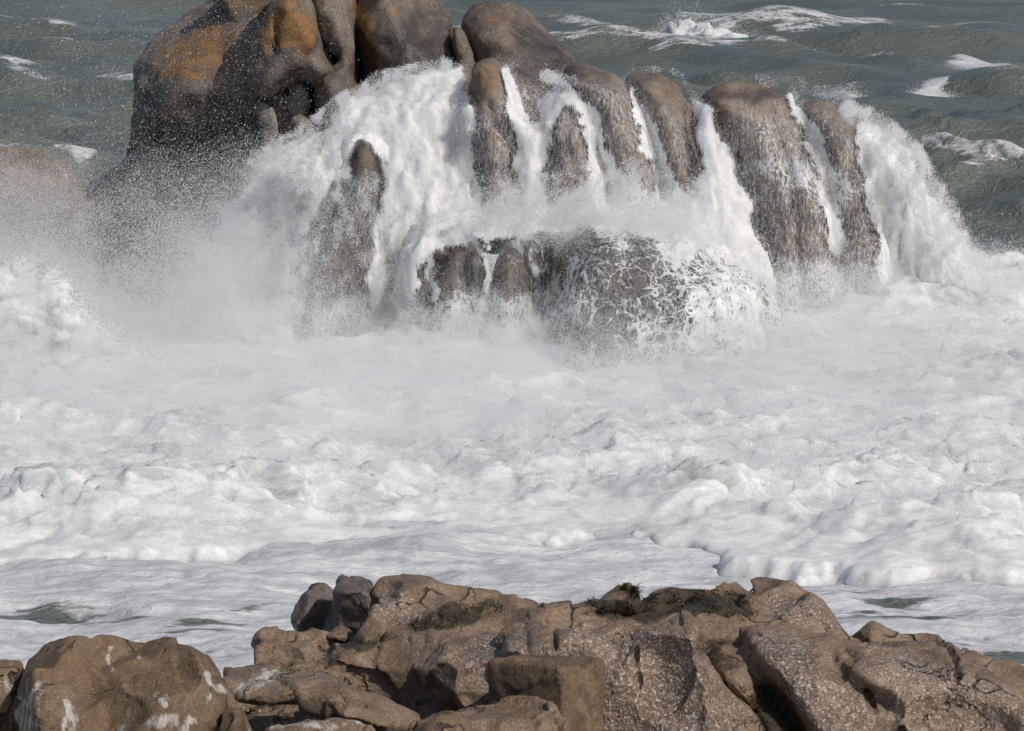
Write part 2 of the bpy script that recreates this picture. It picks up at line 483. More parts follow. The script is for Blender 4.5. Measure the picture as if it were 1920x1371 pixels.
# ------------------------------------------------------------------ rocks: sculpted solids
class Solid:
    """implicit solid: bulged outlines, boxes, ellipsoids, with grooves and chipped faces"""
    def __init__(s, k=.12): s.parts = []; s.cuts = []; s.grooves = []; s.k = k
    def bulge(s, pts, d, T, R, ax=0, az=0, e=2.0, smooth=2):
        w = at(*np.array(pts, float).T, d)
        for _ in range(3):               # the outline lies on the leaning middle plane of the stone
            c = (w.min(0) + w.max(0)) / 2
            w = at(*np.array(pts, float).T, d + ax * (w[:, 0] - c[0]) + az * (w[:, 2] - c[2]))
        p = chaikin(w[:, [0, 2]], smooth) if smooth else w[:, [0, 2]]
        s.parts.append(('bulge', p, d, T, R, ax, az, e)); return s
    def ell(s, px, py, d, r):
        s.parts.append(('ell', at(px, py, d), np.array(r))); return s
    def box(s, c, half, rot, rnd):
        s.parts.append(('box', np.array(c), np.array(half), rot, rnd)); return s
    def cut(s, px, py, d, n, k=.06):        # keep the side opposite to n
        n = np.array(n, float); n /= np.linalg.norm(n)
        s.cuts.append((at(px, py, d), n, k)); return s
    def groove(s, pts, d, w, dep):
        q = at(*np.array(pts, float).T, d)[:, [0, 2]]
        s.grooves.append((q, w, dep)); return s
    def bounds(s):
        lo = np.full(3, 1e9); hi = -lo
        for p in s.parts:
            if p[0] == 'bulge':
                a, b = p[1].min(0), p[1].max(0)
                sl = abs(p[5]) * (b[0] - a[0]) / 2 + abs(p[6]) * (b[1] - a[1]) / 2
                l = np.array([a[0], p[2] - p[3] - sl, a[1]]); h = np.array([b[0], p[2] + p[3] + sl, b[1]])
            elif p[0] == 'ell': l, h = p[1] - p[2], p[1] + p[2]
            else:
                r = np.linalg.norm(p[2]); l, h = p[1] - r, p[1] + r
            lo = np.minimum(lo, l); hi = np.maximum(hi, h)
        return lo, hi
    def f(s, X, Y, Z):
        V = None
        for p in s.parts:
            if p[0] == 'bulge':
                _, poly, d, T, R, ax, az, e = p
                d2 = poly_sdf(X, Z, poly)
                c = (poly.min(0) + poly.max(0)) / 2
                y0 = d + ax * (X - c[0]) + az * (Z - c[1])
                a = np.maximum(d2 + R, 0) / R
                v = ((a ** e + np.abs((Y - y0) / T) ** e) ** (1 / e) - 1) * min(R, T)
            elif p[0] == 'ell':
                v = (np.sqrt(((X - p[1][0]) / p[2][0]) ** 2 + ((Y - p[1][1]) / p[2][1]) ** 2 + ((Z - p[1][2]) / p[2][2]) ** 2) - 1) * p[2].min()
            else:
                _, c, hf, rot, rnd = p
                M = np.array(rot.to_matrix()).T
                dx, dy, dz = X - c[0], Y - c[1], Z - c[2]
                q = [np.abs(M[i, 0] * dx + M[i, 1] * dy + M[i, 2] * dz) - hf[i] + rnd for i in range(3)]
                v = np.sqrt(sum(np.maximum(t, 0) ** 2 for t in q)) + np.minimum(np.maximum(np.maximum(q[0], q[1]), q[2]), 0) - rnd
            if V is None: V = v
            else:
                h = np.clip(.5 + .5 * (V - v) / s.k, 0, 1)
                V = V * (1 - h) + v * h - s.k * h * (1 - h)
        for c, n, k in s.cuts:
            v = (X - c[0]) * n[0] + (Y - c[1]) * n[1] + (Z - c[2]) * n[2]
            h = np.clip(.5 - .5 * (V - v) / k, 0, 1)
            V = V * (1 - h) + v * h + k * h * (1 - h)
        for q, w, dep in s.grooves:
            V = V + dep * np.exp(-(line_d(X, Z, q) / w) ** 2)
        return V

def build_rock(name, label, cat, sol, mat, vox, amp, freq, group, fine=.35, attrs=None, seed=0, zmin=-.6, ridged=False, facet=None, chip=None):
    lo, hi = sol.bounds(); lo = lo - vox * 4 - amp; hi = hi + vox * 4 + amp
    lo[2] = max(lo[2], zmin - vox * 3)
    n = np.ceil((hi - lo) / vox).astype(int)
    xs = lo[0] + np.arange(n[0]) * vox; ys = lo[1] + np.arange(n[1]) * vox; zs = lo[2] + np.arange(n[2]) * vox
    X, Y, Z = xs[:, None, None], ys[None, :, None], zs[None, None, :]
    V = sol.f(X, Y, Z)
    V = V + amp * fbm(X * freq + seed * 3.1, Y * freq, Z * freq + seed, 3)
    V = np.broadcast_to(V, tuple(n)).astype(np.float32).copy()
    if chip:                             # flat fracture faces struck off the rounded form
        num, dep, rad = chip
        tk = min((sol.bounds()[1] - sol.bounds()[0]).min() / 2, min([p[3] for p in sol.parts if p[0] == 'bulge'] + [9]))
        dep = min(dep, .14 * tk); rad = min(rad, .75 * tk)
        rc = np.random.default_rng(seed * 7 + 3)
        gx, gy, gz = np.gradient(V, vox)
        cx, cy_, cz = np.nonzero((np.abs(V) < vox * .6) & (gy < .35 * np.sqrt(gx ** 2 + gy ** 2 + gz ** 2)))
        for q in rc.choice(len(cx), min(num, len(cx)), replace=False) if len(cx) else ():
            i, j, k = cx[q], cy_[q], cz[q]
            g = np.array([gx[i, j, k], gy[i, j, k], gz[i, j, k]]); g /= np.linalg.norm(g) + 1e-9
            g = g + rc.normal(size=3) * .22; g /= np.linalg.norm(g)
            p = np.array([xs[i], ys[j], zs[k]]); r_ = rad * rc.uniform(.5, 1.3)
            i0 = np.clip(((p - 2.2 * r_ - lo) / vox).astype(int), 0, n); i1 = np.clip(((p + 2.2 * r_ - lo) / vox).astype(int) + 1, 0, n)
            sl = tuple(slice(a_, b_) for a_, b_ in zip(i0, i1))
            dx, dy, dz = xs[sl[0]][:, None, None] - p[0], ys[sl[1]][None, :, None] - p[1], zs[sl[2]][None, None, :] - p[2]
            v = dx * g[0] + dy * g[1] + dz * g[2] + dep * rc.uniform(.3, 1.3) - np.maximum(np.sqrt(dx ** 2 + dy ** 2 + dz ** 2) - r_, 0) * 1.2
            V[sl] = np.maximum(V[sl], v)
    V = np.maximum(V, zmin - Z)
    P, Q = surface_nets(V.astype(np.float32), lo, vox)
    ob = to_mesh(name, P, Q, mat)
    nn = normals(ob); c = coords(ob)
    f2 = freq * 3.2
    if facet:
        c = c + nn * (facets(c, facet[0], seed) * facet[1] + facets(c, facet[0] * 2.9, seed + 5) * facet[1] * .24)[:, None]
        set_coords(ob, c); nn = normals(ob)
    if ridged:
        dsp = .22 * fbm(c[:, 0] * f2 * 2.2, c[:, 1] * f2 * 2.2, c[:, 2] * f2 * 2.2, 3)
    else:
        dsp = fbm(c[:, 0] * f2, c[:, 1] * f2, c[:, 2] * f2 + seed, 4)
    c = c + nn * (dsp * amp * fine)[:, None]
    set_coords(ob, c)
    px, py = proj(c[:, 0], c[:, 1], c[:, 2])
    for an, v in (attrs or {}).items():
        set_attr(ob, an, sample(v, px, py) if isinstance(v, np.ndarray) else np.full(len(c), v))
    recentre(ob)
    tag(ob, label, cat, group)
    return ob

# maps of lichen, wetness and algae on the outcrop (where they grow or where the sea has wetted the stone); overhang shade is painted into the wetness too
LICH = mx(area([(860, 60), (900, 5), (980, 0), (1030, 60), (960, 110), (880, 110)], .35, 30), area([(680, -20), (790, -60), (840, 20), (800, 80), (700, 100)], .3, 40), area([(270, 100), (420, 0), (470, 60), (460, 110), (400, 165), (300, 150)], .72, 30), area([(280, 95), (420, 30), (450, 90), (430, 130), (390, 150), (330, 125), (290, 110)], .75, 22),
          area([(480, 95), (500, 20), (560, 0), (610, 70), (590, 95), (540, 100)], 1.0, 18),
          area([(455, 0), (500, -20), (600, -20), (560, 20), (500, 40)], .6, 14),
          stroke([(675, 10), (690, 60), (700, 110), (705, 150)], 16, 12, .85),
          area([(880, 40), (920, 10), (980, 10), (990, 40), (940, 60)], .55, 20),
          area([(870, 120), (940, 110), (940, 170), (880, 180)], .4, 16),
          area([(400, 5), (460, -30), (500, -30), (470, 30)], .5, 16))
WET = mx(area([(245, 150), (330, 150), (400, 175), (480, 170), (520, 300), (480, 720), (-240, 720), (-240, 420), (150, 330), (240, 290)], .75, 26),
         area([(480, 100), (560, 90), (620, 150), (600, 200), (470, 175)], .6, 16),  # darkens below the nose: overhang shade put into the colour
         area([(960, 20), (1010, 45), (1100, 120), (1180, 180), (1000, 200), (960, 130)], 1.0, 30),
         area([(720, 20), (860, 20), (875, 200), (720, 190)], .85, 40), area([(600, 60), (670, 60), (670, 280), (600, 280)], .7, 30),
         area([(870, 180), (905, 190), (930, 300), (960, 420), (900, 420), (880, 260)], .7, 14),
         area([(1050, 125), (1130, 120), (1150, 150), (1080, 180)], .8, 14),
         area([(1165, 140), (1230, 135), (1250, 150), (1200, 180)], .8, 14),
         area([(1320, 180), (1400, 155), (1480, 165), (1490, 190), (1340, 200)], .8, 14),
         area([(1600, 190), (1850, 500), (1850, 700), (1560, 700), (1640, 450)], .7, 40),
         area([(560, 250), (720, 250), (720, 700), (560, 700)], .7, 20),
         area([(765, 430), (1500, 430), (1500, 760), (765, 760)], .95, 20))
BK = dict(lichen=LICH, wet=WET, algae=0.0, salt=0.0)
GB = 'wave swept boulders of the outcrop'
SOL = {}
def back(key, name, label, cat, sol, mat=None, amp=.10, freq=.9, vox=.07, **kw):
    SOL[key] = sol; sol.nz = (amp, freq, len(SOL))
    return build_rock(name, label, cat, sol, mat or MAT_BACK, vox, amp, freq, GB, attrs=BK, seed=len(SOL), zmin=-.8, facet=(.8, .03), chip=(20, .09, .9) if key in ('R2b', 'R4') else None, **kw)

back('R1', 'boulder', 'huge dark boulder with an orange lichen top at the left of the outcrop', 'boulder',
     Solid(.4).bulge([(258, 115), (285, 75), (340, 38), (405, 0), (450, -50), (560, -70), (580, 300), (560, 420), (280, 420), (250, 300), (252, 200)], 63.6, 1.7, 1.4, ax=-.1, az=.6)
     .bulge([(160, 345), (205, 318), (250, 290), (300, 260), (540, 280), (560, 500), (480, 760), (130, 760), (150, 480)], 63.4, 1.5, .8, az=.25)
     .cut(350, 165, 62.05, (.05, -.85, -.5), .25))
back('R0', 'boulder', 'dark boulder seen only through the cracks left of the broad grey dome', 'boulder',
     Solid().bulge([(560, -60), (720, -60), (730, 420), (560, 420)], 64.6, .7, .4))  # added behind the cracks to hide the bright sea and keep them dark
back('R1b', 'rock_slab', 'narrow dark slab edge low on the left flank of the huge boulder', 'rock slab',
     Solid().bulge([(246, 215), (258, 195), (275, 200), (290, 330), (240, 330)], 63.6, .5, .25))
back('R2b', 'wedged_rock', 'dark wedged stone in the cleft between the lichen topped boulders', 'rock',
     Solid().bulge([(398, 0), (420, -40), (520, -50), (520, 20), (485, 70), (468, 88), (440, 72), (415, 40)], 63.2, .6, .3, az=.3))
back('R2', 'boulder', 'nose shaped boulder with orange lichen crown above a small recess', 'boulder',
     Solid(.06).bulge([(470, 95), (492, 55), (520, 0), (540, -50), (575, -40), (600, 60), (622, 110), (640, 130), (612, 162), (585, 168), (565, 142), (545, 150), (520, 180), (472, 182)], 62.25, .85, .3, ax=.12, az=.22, e=2.6)
     .bulge([(480, 150), (600, 150), (610, 300), (470, 310)], 62.95, .7, .3, az=.12)
     .groove([(528, 20), (524, 60), (520, 90)], 61.9, .05, .06))
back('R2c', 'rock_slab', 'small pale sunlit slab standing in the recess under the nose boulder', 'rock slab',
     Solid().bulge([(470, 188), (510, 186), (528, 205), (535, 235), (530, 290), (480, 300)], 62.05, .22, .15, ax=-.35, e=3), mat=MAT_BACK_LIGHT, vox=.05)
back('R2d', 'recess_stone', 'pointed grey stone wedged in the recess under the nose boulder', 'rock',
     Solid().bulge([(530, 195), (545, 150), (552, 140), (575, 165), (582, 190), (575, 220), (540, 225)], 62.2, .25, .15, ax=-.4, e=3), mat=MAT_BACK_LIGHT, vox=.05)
back('R2e', 'boulder_stone', 'little rounded stone at the foam edge below the recess', 'rock',
     Solid().bulge([(538, 228), (560, 215), (585, 222), (600, 260), (590, 290), (540, 280)], 61.75, .25, .16), vox=.05)
back('R3', 'rock_column', 'tall cracked column between the nose boulder and the big dome', 'rock column',
     Solid(.05).bulge([(550, -50), (652, -50), (668, 20), (672, 110), (650, 200), (640, 320), (585, 330), (600, 200), (606, 165), (645, 128), (610, 70), (575, 10)], 62.6, .9, .35, ax=.1, az=.15)
     .bulge([(600, 130), (650, 120), (670, 200), (650, 330), (590, 330), (605, 200)], 62.2, .8, .3, az=.1)
     .groove([(545, -10), (580, 30), (606, 78), (632, 112)], 62.6, .035, .22))
back('R4', 'boulder', 'broad grey dome boulder with an orange streaked left edge above the cascade', 'boulder',
     Solid(.3).bulge([(662, 60), (668, 0), (690, -60), (780, -70), (826, 0), (850, 50), (868, 110), (872, 250), (860, 420), (690, 420), (700, 200), (680, 150)], 62.9, 1.3, .75, ax=.06, az=.28))
back('R5', 'rock_sliver', 'thin upright sliver of rock between the two domes', 'rock',
     Solid().bulge([(846, 60), (856, 44), (870, 60), (886, 115), (886, 180), (858, 180), (850, 110)], 62.6, .3, .15))
back('R6', 'boulder', 'rounded dome boulder sloping down to the right with a brown cap', 'boulder',
     Solid(.3).bulge([(862, 55), (878, 24), (915, 6), (960, 8), (1005, 38), (1050, 82), (1100, 125), (1190, 190), (1230, 430), (880, 430), (890, 150), (868, 90)], 63.6, 1.2, .7, ax=.1, az=.3))
GR_ = 'rib like pillars under the falling foam'
def rib(key, name, label, sol, **kw):
    o = back(key, name, label, 'rock pillar', sol, mat=MAT_RIB, **kw); return o
rib('R7', 'rock_pillar', 'slender upright rock pillar with a brown top between two foam streams',
    Solid().bulge([(874, 130), (886, 112), (912, 106), (938, 114), (952, 150), (972, 190), (974, 300), (966, 470), (900, 470), (896, 340), (882, 230)], 61.1, .75, .33, az=.12, ax=.15)
    .groove([(918, 190), (925, 225), (945, 255)], 61.1, .04, .07))
rib('R8', 'rock_hump', 'low wet hump behind the pillar where a foam stream begins',
    Solid().bulge([(935, 140), (950, 124), (980, 128), (1010, 150), (1050, 165), (1060, 300), (960, 300)], 61.8, .7, .35))
rib('R9', 'rock_pillar', 'short brown pillar with foam falling on both of its sides',
    Solid().bulge([(1030, 230), (1050, 190), (1078, 176), (1105, 205), (1122, 300), (1135, 480), (1005, 480), (1018, 330)], 60.8, .8, .4, az=.15)
    .groove([(1072, 200), (1060, 260), (1078, 320)], 60.8, .05, .06))
rib('R10', 'rock_pillar', 'leaning brown pillar with a dark cap right of the central stream',
    Solid().bulge([(1050, 150), (1070, 126), (1100, 121), (1138, 130), (1172, 158), (1200, 225), (1238, 330), (1262, 480), (1150, 480), (1140, 330), (1110, 215), (1070, 180)], 61.2, .85, .4, az=.15, ax=.1))
rib('R11', 'rock_pillar', 'blunt dark topped pillar right of the leaning pillar',
    Solid().bulge([(1168, 152), (1182, 138), (1210, 134), (1250, 142), (1278, 165), (1294, 210), (1315, 290), (1345, 480), (1250, 480), (1230, 290), (1200, 210)], 61.3, .85, .4, az=.15, ax=.1))
rib('R12', 'rock_pillar', 'widest brown pillar with lace foam across its middle',
    Solid(.2).bulge([(1318, 185), (1345, 164), (1395, 156), (1450, 162), (1492, 192), (1520, 260), (1560, 360), (1590, 500), (1590, 720), (1440, 720), (1420, 480), (1395, 350), (1360, 270), (1330, 215)], 61.0, 1.0, .5, az=.18, ax=.05)
    .groove([(1440, 200), (1480, 330), (1500, 600)], 61, .06, .07))
rib('R13', 'rock_pillar', 'brown pillar at the right end edged by a thin diagonal stream',
    Solid(.2).bulge([(1490, 200), (1530, 186), (1565, 195), (1598, 225), (1640, 330), (1675, 470), (1700, 720), (1560, 720), (1560, 480), (1530, 310)], 61.1, .95, .45, az=.18, ax=.1))
back('R14', 'boulder', 'sloping boulder at the right end hidden under heavy white water', 'boulder',
     Solid(.3).bulge([(1560, 205), (1620, 222), (1690, 290), (1745, 370), (1785, 450), (1820, 530), (1860, 740), (1580, 740)], 61.6, 1.1, .6, az=.2))
back('FL', 'boulder', 'pale rounded boulder in the spray at the far left edge', 'boulder',
     Solid(.3).bulge([(-190, 330), (-120, 285), (-20, 272), (60, 280), (115, 312), (150, 350), (160, 400), (150, 480), (170, 760), (-220, 760), (-220, 450)], 60.5, 1.4, .9, az=.2), mat=MAT_RIB)
back('L1', 'rock_pillar', 'dark half drowned pillar speckled with foam left of the white cascade', 'rock pillar',
     Solid(.15).bulge([(655, 285), (664, 262), (690, 264), (712, 292), (718, 350), (705, 420), (695, 520), (690, 760), (560, 760), (575, 560), (575, 430), (620, 400), (648, 350)], 58.6, .6, .35, az=.1))
back('M1', 'boulder', 'small brown boulder with a curling left arm in the middle of the foam', 'boulder',
     Solid(.05).bulge([(798, 560), (806, 505), (822, 468), (846, 446), (866, 442), (886, 456), (900, 496), (906, 560), (900, 720), (796, 720)], 57.1, .6, .5, ax=.1, az=.15)
     .bulge([(771, 482), (780, 466), (828, 460), (846, 478), (808, 486), (796, 516), (792, 556), (774, 548)], 56.9, .26, .16), vox=.035, amp=.05, mat=MAT_RIB)
back('M1b', 'rock_lump', 'dark lump on the right shoulder of the small brown boulder', 'rock',
     Solid(.06).bulge([(868, 494), (880, 474), (900, 478), (914, 520), (904, 570), (894, 620), (880, 610), (874, 540)], 56.85, .24, .2, ax=-.2), vox=.035, amp=.04)
back('M2', 'rock_hump', 'rounded brown hump between the small boulder and the lace covered dome', 'rock',
     Solid(.1).bulge([(916, 560), (920, 500), (934, 466), (956, 456), (978, 472), (992, 516), (994, 580), (986, 720), (916, 720)], 56.9, .5, .42, ax=.1, az=.15), vox=.035, amp=.05, mat=MAT_RIB)
back('M3', 'rock_lump', 'small dark wet lump just behind the rounded brown hump', 'rock',
     Solid(.05).bulge([(974, 470), (986, 449), (1006, 450), (1022, 480), (1016, 640), (980, 640)], 57.7, .3, .24), vox=.035, amp=.04)
back('M3b', 'rock_lump', 'dark wet lump touching the left side of the lace covered dome', 'rock',
     Solid(.05).bulge([(1012, 452), (1028, 436), (1052, 440), (1072, 462), (1074, 640), (1022, 640)], 57.9, .36, .28), vox=.035, amp=.05)
back('M4', 'boulder', 'dark brown dome in the middle laced with foam strands', 'boulder',
     Solid(.15).bulge([(1050, 520), (1066, 460), (1100, 436), (1150, 434), (1210, 450), (1260, 465), (1330, 490), (1410, 540), (1470, 620), (1510, 760), (1520, 850), (1040, 850), (1040, 640)], 56.6, 1.3, .9, az=.35, ax=.05), vox=.05, amp=.12, freq=1.3, mat=MAT_BACK)
print('back rocks', round(time.time() - T00, 1))

# ------------------------------------------------------------------ falling foam hugging the rocks
WATER = [  # bodies of falling water: outline, distance, half depth, rounding, lean
    ([(470, 345), (520, 275), (600, 262), (640, 225), (665, 190), (710, 170), (770, 155), (830, 134), (872, 136), (888, 220), (896, 320), (908, 470), (790, 480), (775, 680), (420, 680), (430, 460)], 61.3, .85, .6, .45),
    ([(962, 185), (1000, 240), (1045, 160), (1078, 185), (1048, 215), (1026, 300), (1014, 450), (960, 450), (972, 300)], 60.9, .5, .35, .3),
    ([(1294, 188), (1326, 188), (1362, 252), (1395, 345), (1430, 440), (1475, 570), (1500, 720), (1280, 720), (1258, 450), (1302, 340)], 60.7, .6, .5, .25),
    ([(1600, 228), (1655, 246), (1716, 310), (1766, 400), (1808, 474), (1850, 545), (1900, 740), (1660, 740), (1658, 500), (1632, 380)], 61.1, .8, .6, .25),
    ([(770, 428), (880, 414), (1080, 420), (1200, 430), (1320, 458), (1380, 640), (740, 640)], 58.9, .8, .4, .6),
    ([(870, 428), (960, 410), (1040, 416), (1130, 408), (1240, 400), (1320, 430), (1400, 640), (870, 640)], 59.9, .7, .4, .5)]
DENSE = mx(*[area(w[0], 1, 26) for w in (WATER[1], WATER[3])],
    area([(880, 402), (1000, 398), (1130, 402), (1300, 404), (1440, 560), (1400, 530), (1320, 470), (1200, 440), (1130, 428), (1060, 434), (1000, 432), (930, 452), (880, 440)], 1, 12),
    area([(468, 330), (500, 285), (525, 262), (600, 258), (640, 205), (660, 178), (710, 162), (765, 148), (825, 126), (870, 126), (884, 210), (896, 320), (904, 460), (790, 470), (770, 620), (700, 640), (690, 480), (716, 380), (716, 300), (690, 262), (655, 262), (640, 330), (570, 420), (560, 640), (380, 640), (430, 450)], 1, 10, .7),
    area([(960, 190), (1000, 235), (1040, 150), (1068, 160), (1085, 205), (1050, 205), (1025, 290), (1008, 330), (1012, 450), (962, 450), (974, 300)], 1, 10),
    stroke([(948, 138), (962, 180), (985, 240), (990, 320)], 9, 26),
    stroke([(1040, 150), (1075, 180), (1108, 230), (1125, 280), (1140, 340), (1150, 440)], 10, 40, .9, 1),
    stroke([(1188, 170), (1205, 230), (1222, 275), (1250, 350), (1275, 460)], 4, 48, .9, 1),
    area([(1292, 185), (1322, 186), (1352, 240), (1378, 300), (1395, 350), (1425, 440), (1475, 580), (1440, 545), (1385, 500), (1320, 470), (1262, 440), (1300, 360), (1314, 300)], 1, 9),
    stroke([(1484, 184), (1500, 215), (1520, 255), (1545, 320), (1560, 400), (1570, 460)], 7, 26, .85, 1),
    area([(1596, 218), (1650, 238), (1710, 300), (1760, 390), (1800, 460), (1840, 530), (1900, 760), (1650, 760), (1655, 500), (1630, 380), (1600, 290)], 1, 14),
    area([(755, 425), (880, 408), (1080, 416), (1160, 422), (1300, 448), (1330, 480), (1240, 452), (1150, 430), (1090, 430), (1050, 430), (1010, 440), (960, 448), (905, 455), (870, 436), (840, 440), (815, 456), (780, 456), (765, 485)], 1, 8, .5),
    area([(380, 640), (770, 620), (1030, 610), (1060, 740), (1500, 720), (1900, 620), (1900, 900), (380, 900)], 1, 26),
    area([(1340, 490), (1480, 545), (1530, 700), (1440, 760), (1330, 740)], .3, 60))
FADE = mx(area([(860, 340), (1290, 320), (1340, 460), (860, 460)], .68, 50),
          area([(860, 150), (1300, 160), (1340, 460), (870, 460)], .46, 30),
          area([(1300, 200), (1640, 200), (1740, 620), (1400, 640)], .50, 30),
          area([(1400, 290), (1570, 300), (1640, 400), (1420, 345)], .62, 16),
          area([(1420, 470), (1700, 470), (1720, 680), (1430, 680)], .66, 50),
          area([(1030, 450), (1320, 440), (1480, 560), (1500, 740), (1040, 740)], .56, 20),
          area([(1290, 470), (1420, 500), (1540, 660), (1540, 760), (1220, 760)], .82, 60), area([(1340, 490), (1560, 660), (1560, 770), (1400, 770)], 1.0, 60),
          area([(770, 440), (1060, 430), (1060, 620), (770, 620)], .24, 14),
          area([(770, 545), (1060, 545), (1060, 640), (770, 640)], .62, 26),
          area([(560, 400), (710, 290), (720, 660), (560, 680)], .42, 16),
          area([(560, 560), (710, 560), (710, 700), (560, 700)], .64, 30),
          area([(1620, 220), (1900, 520), (1900, 700), (1640, 640)], .7, 26))
DARKER = mx(area([(1090, 445), (1150, 436), (1230, 450), (1230, 490), (1190, 600), (1120, 640), (1100, 560)], .24, 50),
            area([(640, 440), (690, 420), (690, 560), (640, 600)], .14, 20),
            stroke([(1128, 620), (1135, 660)], 22, 16, .3), stroke([(1290, 660), (1310, 665)], 14, 14, .25),
            stroke([(1128, 690), (1140, 700)], 14, 14, .25), stroke([(1345, 655), (1352, 660)], 12, 12, .25))
THICK = mx(*[area(w[0], 1, 24) for w in WATER[1:4]], area([(468, 330), (500, 285), (525, 262), (600, 258), (640, 205), (660, 178), (710, 162), (765, 148), (825, 126), (870, 126), (884, 210), (896, 320), (904, 460), (790, 470), (770, 620), (700, 640), (690, 480), (716, 380), (716, 300), (690, 262), (655, 262), (640, 330), (570, 420), (560, 640), (380, 640), (430, 450)], 1, 16, .7)) * sstep(640, 560, MY)
GAPS = mx(stroke([(908, 448), (912, 500), (912, 570), (905, 640)], 4, 8, .9, .7), stroke([(998, 470), (1004, 520), (1008, 580)], 5, 12, .8, .4), stroke([(812, 486), (806, 520), (814, 550)], 8, 9, .9, .6), area([(1000, 480), (1050, 500), (1060, 580), (1000, 580)], .55, 14))
COVER = np.clip(np.maximum(np.maximum(DENSE, FADE) - DARKER, GAPS), 0, 1)
LACE = mx(area([(760, 430), (1080, 430), (1080, 620), (760, 620)], .7, 20), area([(1030, 430), (1330, 440), (1520, 600), (1500, 760), (1030, 760)], 1, 20),
          area([(1390, 290), (1570, 300), (1640, 390), (1420, 350)], .7, 20),
          area([(540, 300), (740, 280), (740, 480), (560, 480)], .5, 20))

def cascade():
    vox = .055
    lo = np.array([-5.2, 54.4, -.4]); hi = np.array([7.2, 65.0, 5.2])
    n = np.ceil((hi - lo) / vox).astype(int)
    xs = lo[0] + np.arange(n[0]) * vox; ys = lo[1] + np.arange(n[1]) * vox; zs = lo[2] + np.arange(n[2]) * vox
    U = np.full(n, 9.0, np.float32)
    for key, s in SOL.items():
        if key in ('R0', 'R1b', 'R2b', 'R5', 'FL', 'R2c', 'R2d'): continue
        a, b = s.bounds(); a = a - .7; b = b + .7
        i0 = np.clip(((a - lo) / vox).astype(int), 0, n); i1 = np.clip(((b - lo) / vox).astype(int) + 1, 0, n)
        if (i1 <= i0).any(): continue
        sl = tuple(slice(p, q) for p, q in zip(i0, i1))
        Xs, Ys, Zs = xs[sl[0]][:, None, None], ys[sl[1]][None, :, None], zs[sl[2]][None, None, :]
        v = s.f(Xs, Ys, Zs)
        am, fq, sd_ = s.nz
        v = v + am * fbm(Xs * fq + sd_ * 3.1, Ys * fq, Zs * fq + sd_, 3)
        k = .10
        u = U[sl]; h = np.clip(.5 + .5 * (u - v) / k, 0, 1)
        U[sl] = u * (1 - h) + v * h - k * h * (1 - h)
    for w in WATER:
        q = Solid().bulge(w[0], w[1], w[2], w[3], az=w[4])
        a, b = q.bounds(); a = a - .5; b = b + .5
        i0 = np.clip(((a - lo) / vox).astype(int), 0, n); i1 = np.clip(((b - lo) / vox).astype(int) + 1, 0, n)
        sl = tuple(slice(p, r) for p, r in zip(i0, i1))
        v = q.f(xs[sl[0]][:, None, None], ys[sl[1]][None, :, None], zs[sl[2]][None, None, :])
        k = .22; u = U[sl]; h = np.clip(.5 + .5 * (u - v) / k, 0, 1)
        U[sl] = u * (1 - h) + v * h - k * h * (1 - h)
    X, Y, Z = xs[:, None, None], ys[None, :, None], zs[None, None, :]
    px, py = proj(X + 0 * Y + 0 * Z, Y + 0 * X + 0 * Z, Z + 0 * X + 0 * Y)
    cov = np.maximum(sample(THICK, px, py), .25 * sample(DENSE, px, py)).astype(np.float32)
    near = U < .9
    nz = np.zeros(U.shape, np.float32)
    ii = np.nonzero(near & (cov > .02))
    nz[ii] = billow(xs[ii[0]] * 3.0, ys[ii[1]] * 3.0, zs[ii[2]] * .55, 3, .55)
    U -= .042 + cov * (.015 + .12 * nz)
    P, Q = surface_nets(U, lo, vox)
    px, py = proj(P[:, 0], P[:, 1], P[:, 2])
    c = sample(COVER, px, py)
    keep = (c > .01) & (P[:, 1] < 64.3)
    Q = Q[keep[Q].any(1)]
    used = np.unique(Q); mp = np.full(len(P), -1); mp[used] = np.arange(len(used))
    P = P[used]; Q = mp[Q]; c = c[used]
    ob = to_mesh('cascading_foam', P, Q, MAT_CASCADE)
    nn = normals(ob)
    d = (billow(P[:, 0] * 7, P[:, 1] * 7, P[:, 2] * 1.3, 4, .6) - .35) * .055 * sstep(.3, 1, c)
    P = P + nn * d[:, None]
    set_coords(ob, P)
    px, py = proj(P[:, 0], P[:, 1], P[:, 2])
    # back sides of the rocks carry no foam
    c = c * sstep(.75, .25, nn[:, 1])
    set_attr(ob, 'cover', c); set_attr(ob, 'lace', sample(LACE, px, py))
    tag(ob, 'white foam streaming down over the ribs of the outcrop', 'cascading foam', kind='stuff')
    return P, nn, c
CASC = cascade()
print('cascade', round(time.time() - T00, 1))

# ------------------------------------------------------------------ sea
def waves(x, y):
    r = np.random.default_rng(5)
    z = np.zeros_like(x); dx = np.zeros_like(x); dy = np.zeros_like(x)
    d = np.hypot(x, y)
    sp = np.maximum(d * d / (7.1 * F) * 2.2, .05)
    for i in range(110):
        lam = 1.1 * (26 / 1.1) ** (r.random() ** .9)
        a = math.radians(-105 + r.normal() * (24 if lam > 8 else 38))
        kx, ky = math.cos(a) * 2 * math.pi / lam, math.sin(a) * 2 * math.pi / lam
        am = (.0105 * lam ** .74 + (.012 if lam < 4 else 0)) * (.5 + r.random())
        fade = np.clip(lam / (2.6 * sp) - .6, 0, 1)
        ph = kx * x + ky * y + r.random() * 6.28
        z += am * fade * np.cos(ph)
        dx -= am * .75 * fade * math.cos(a) * np.sin(ph); dy -= am * .75 * fade * math.sin(a) * np.sin(ph)
    cal = .22 + .78 * sstep(62, 80, y)
    return z * cal, dx * cal, dy * cal

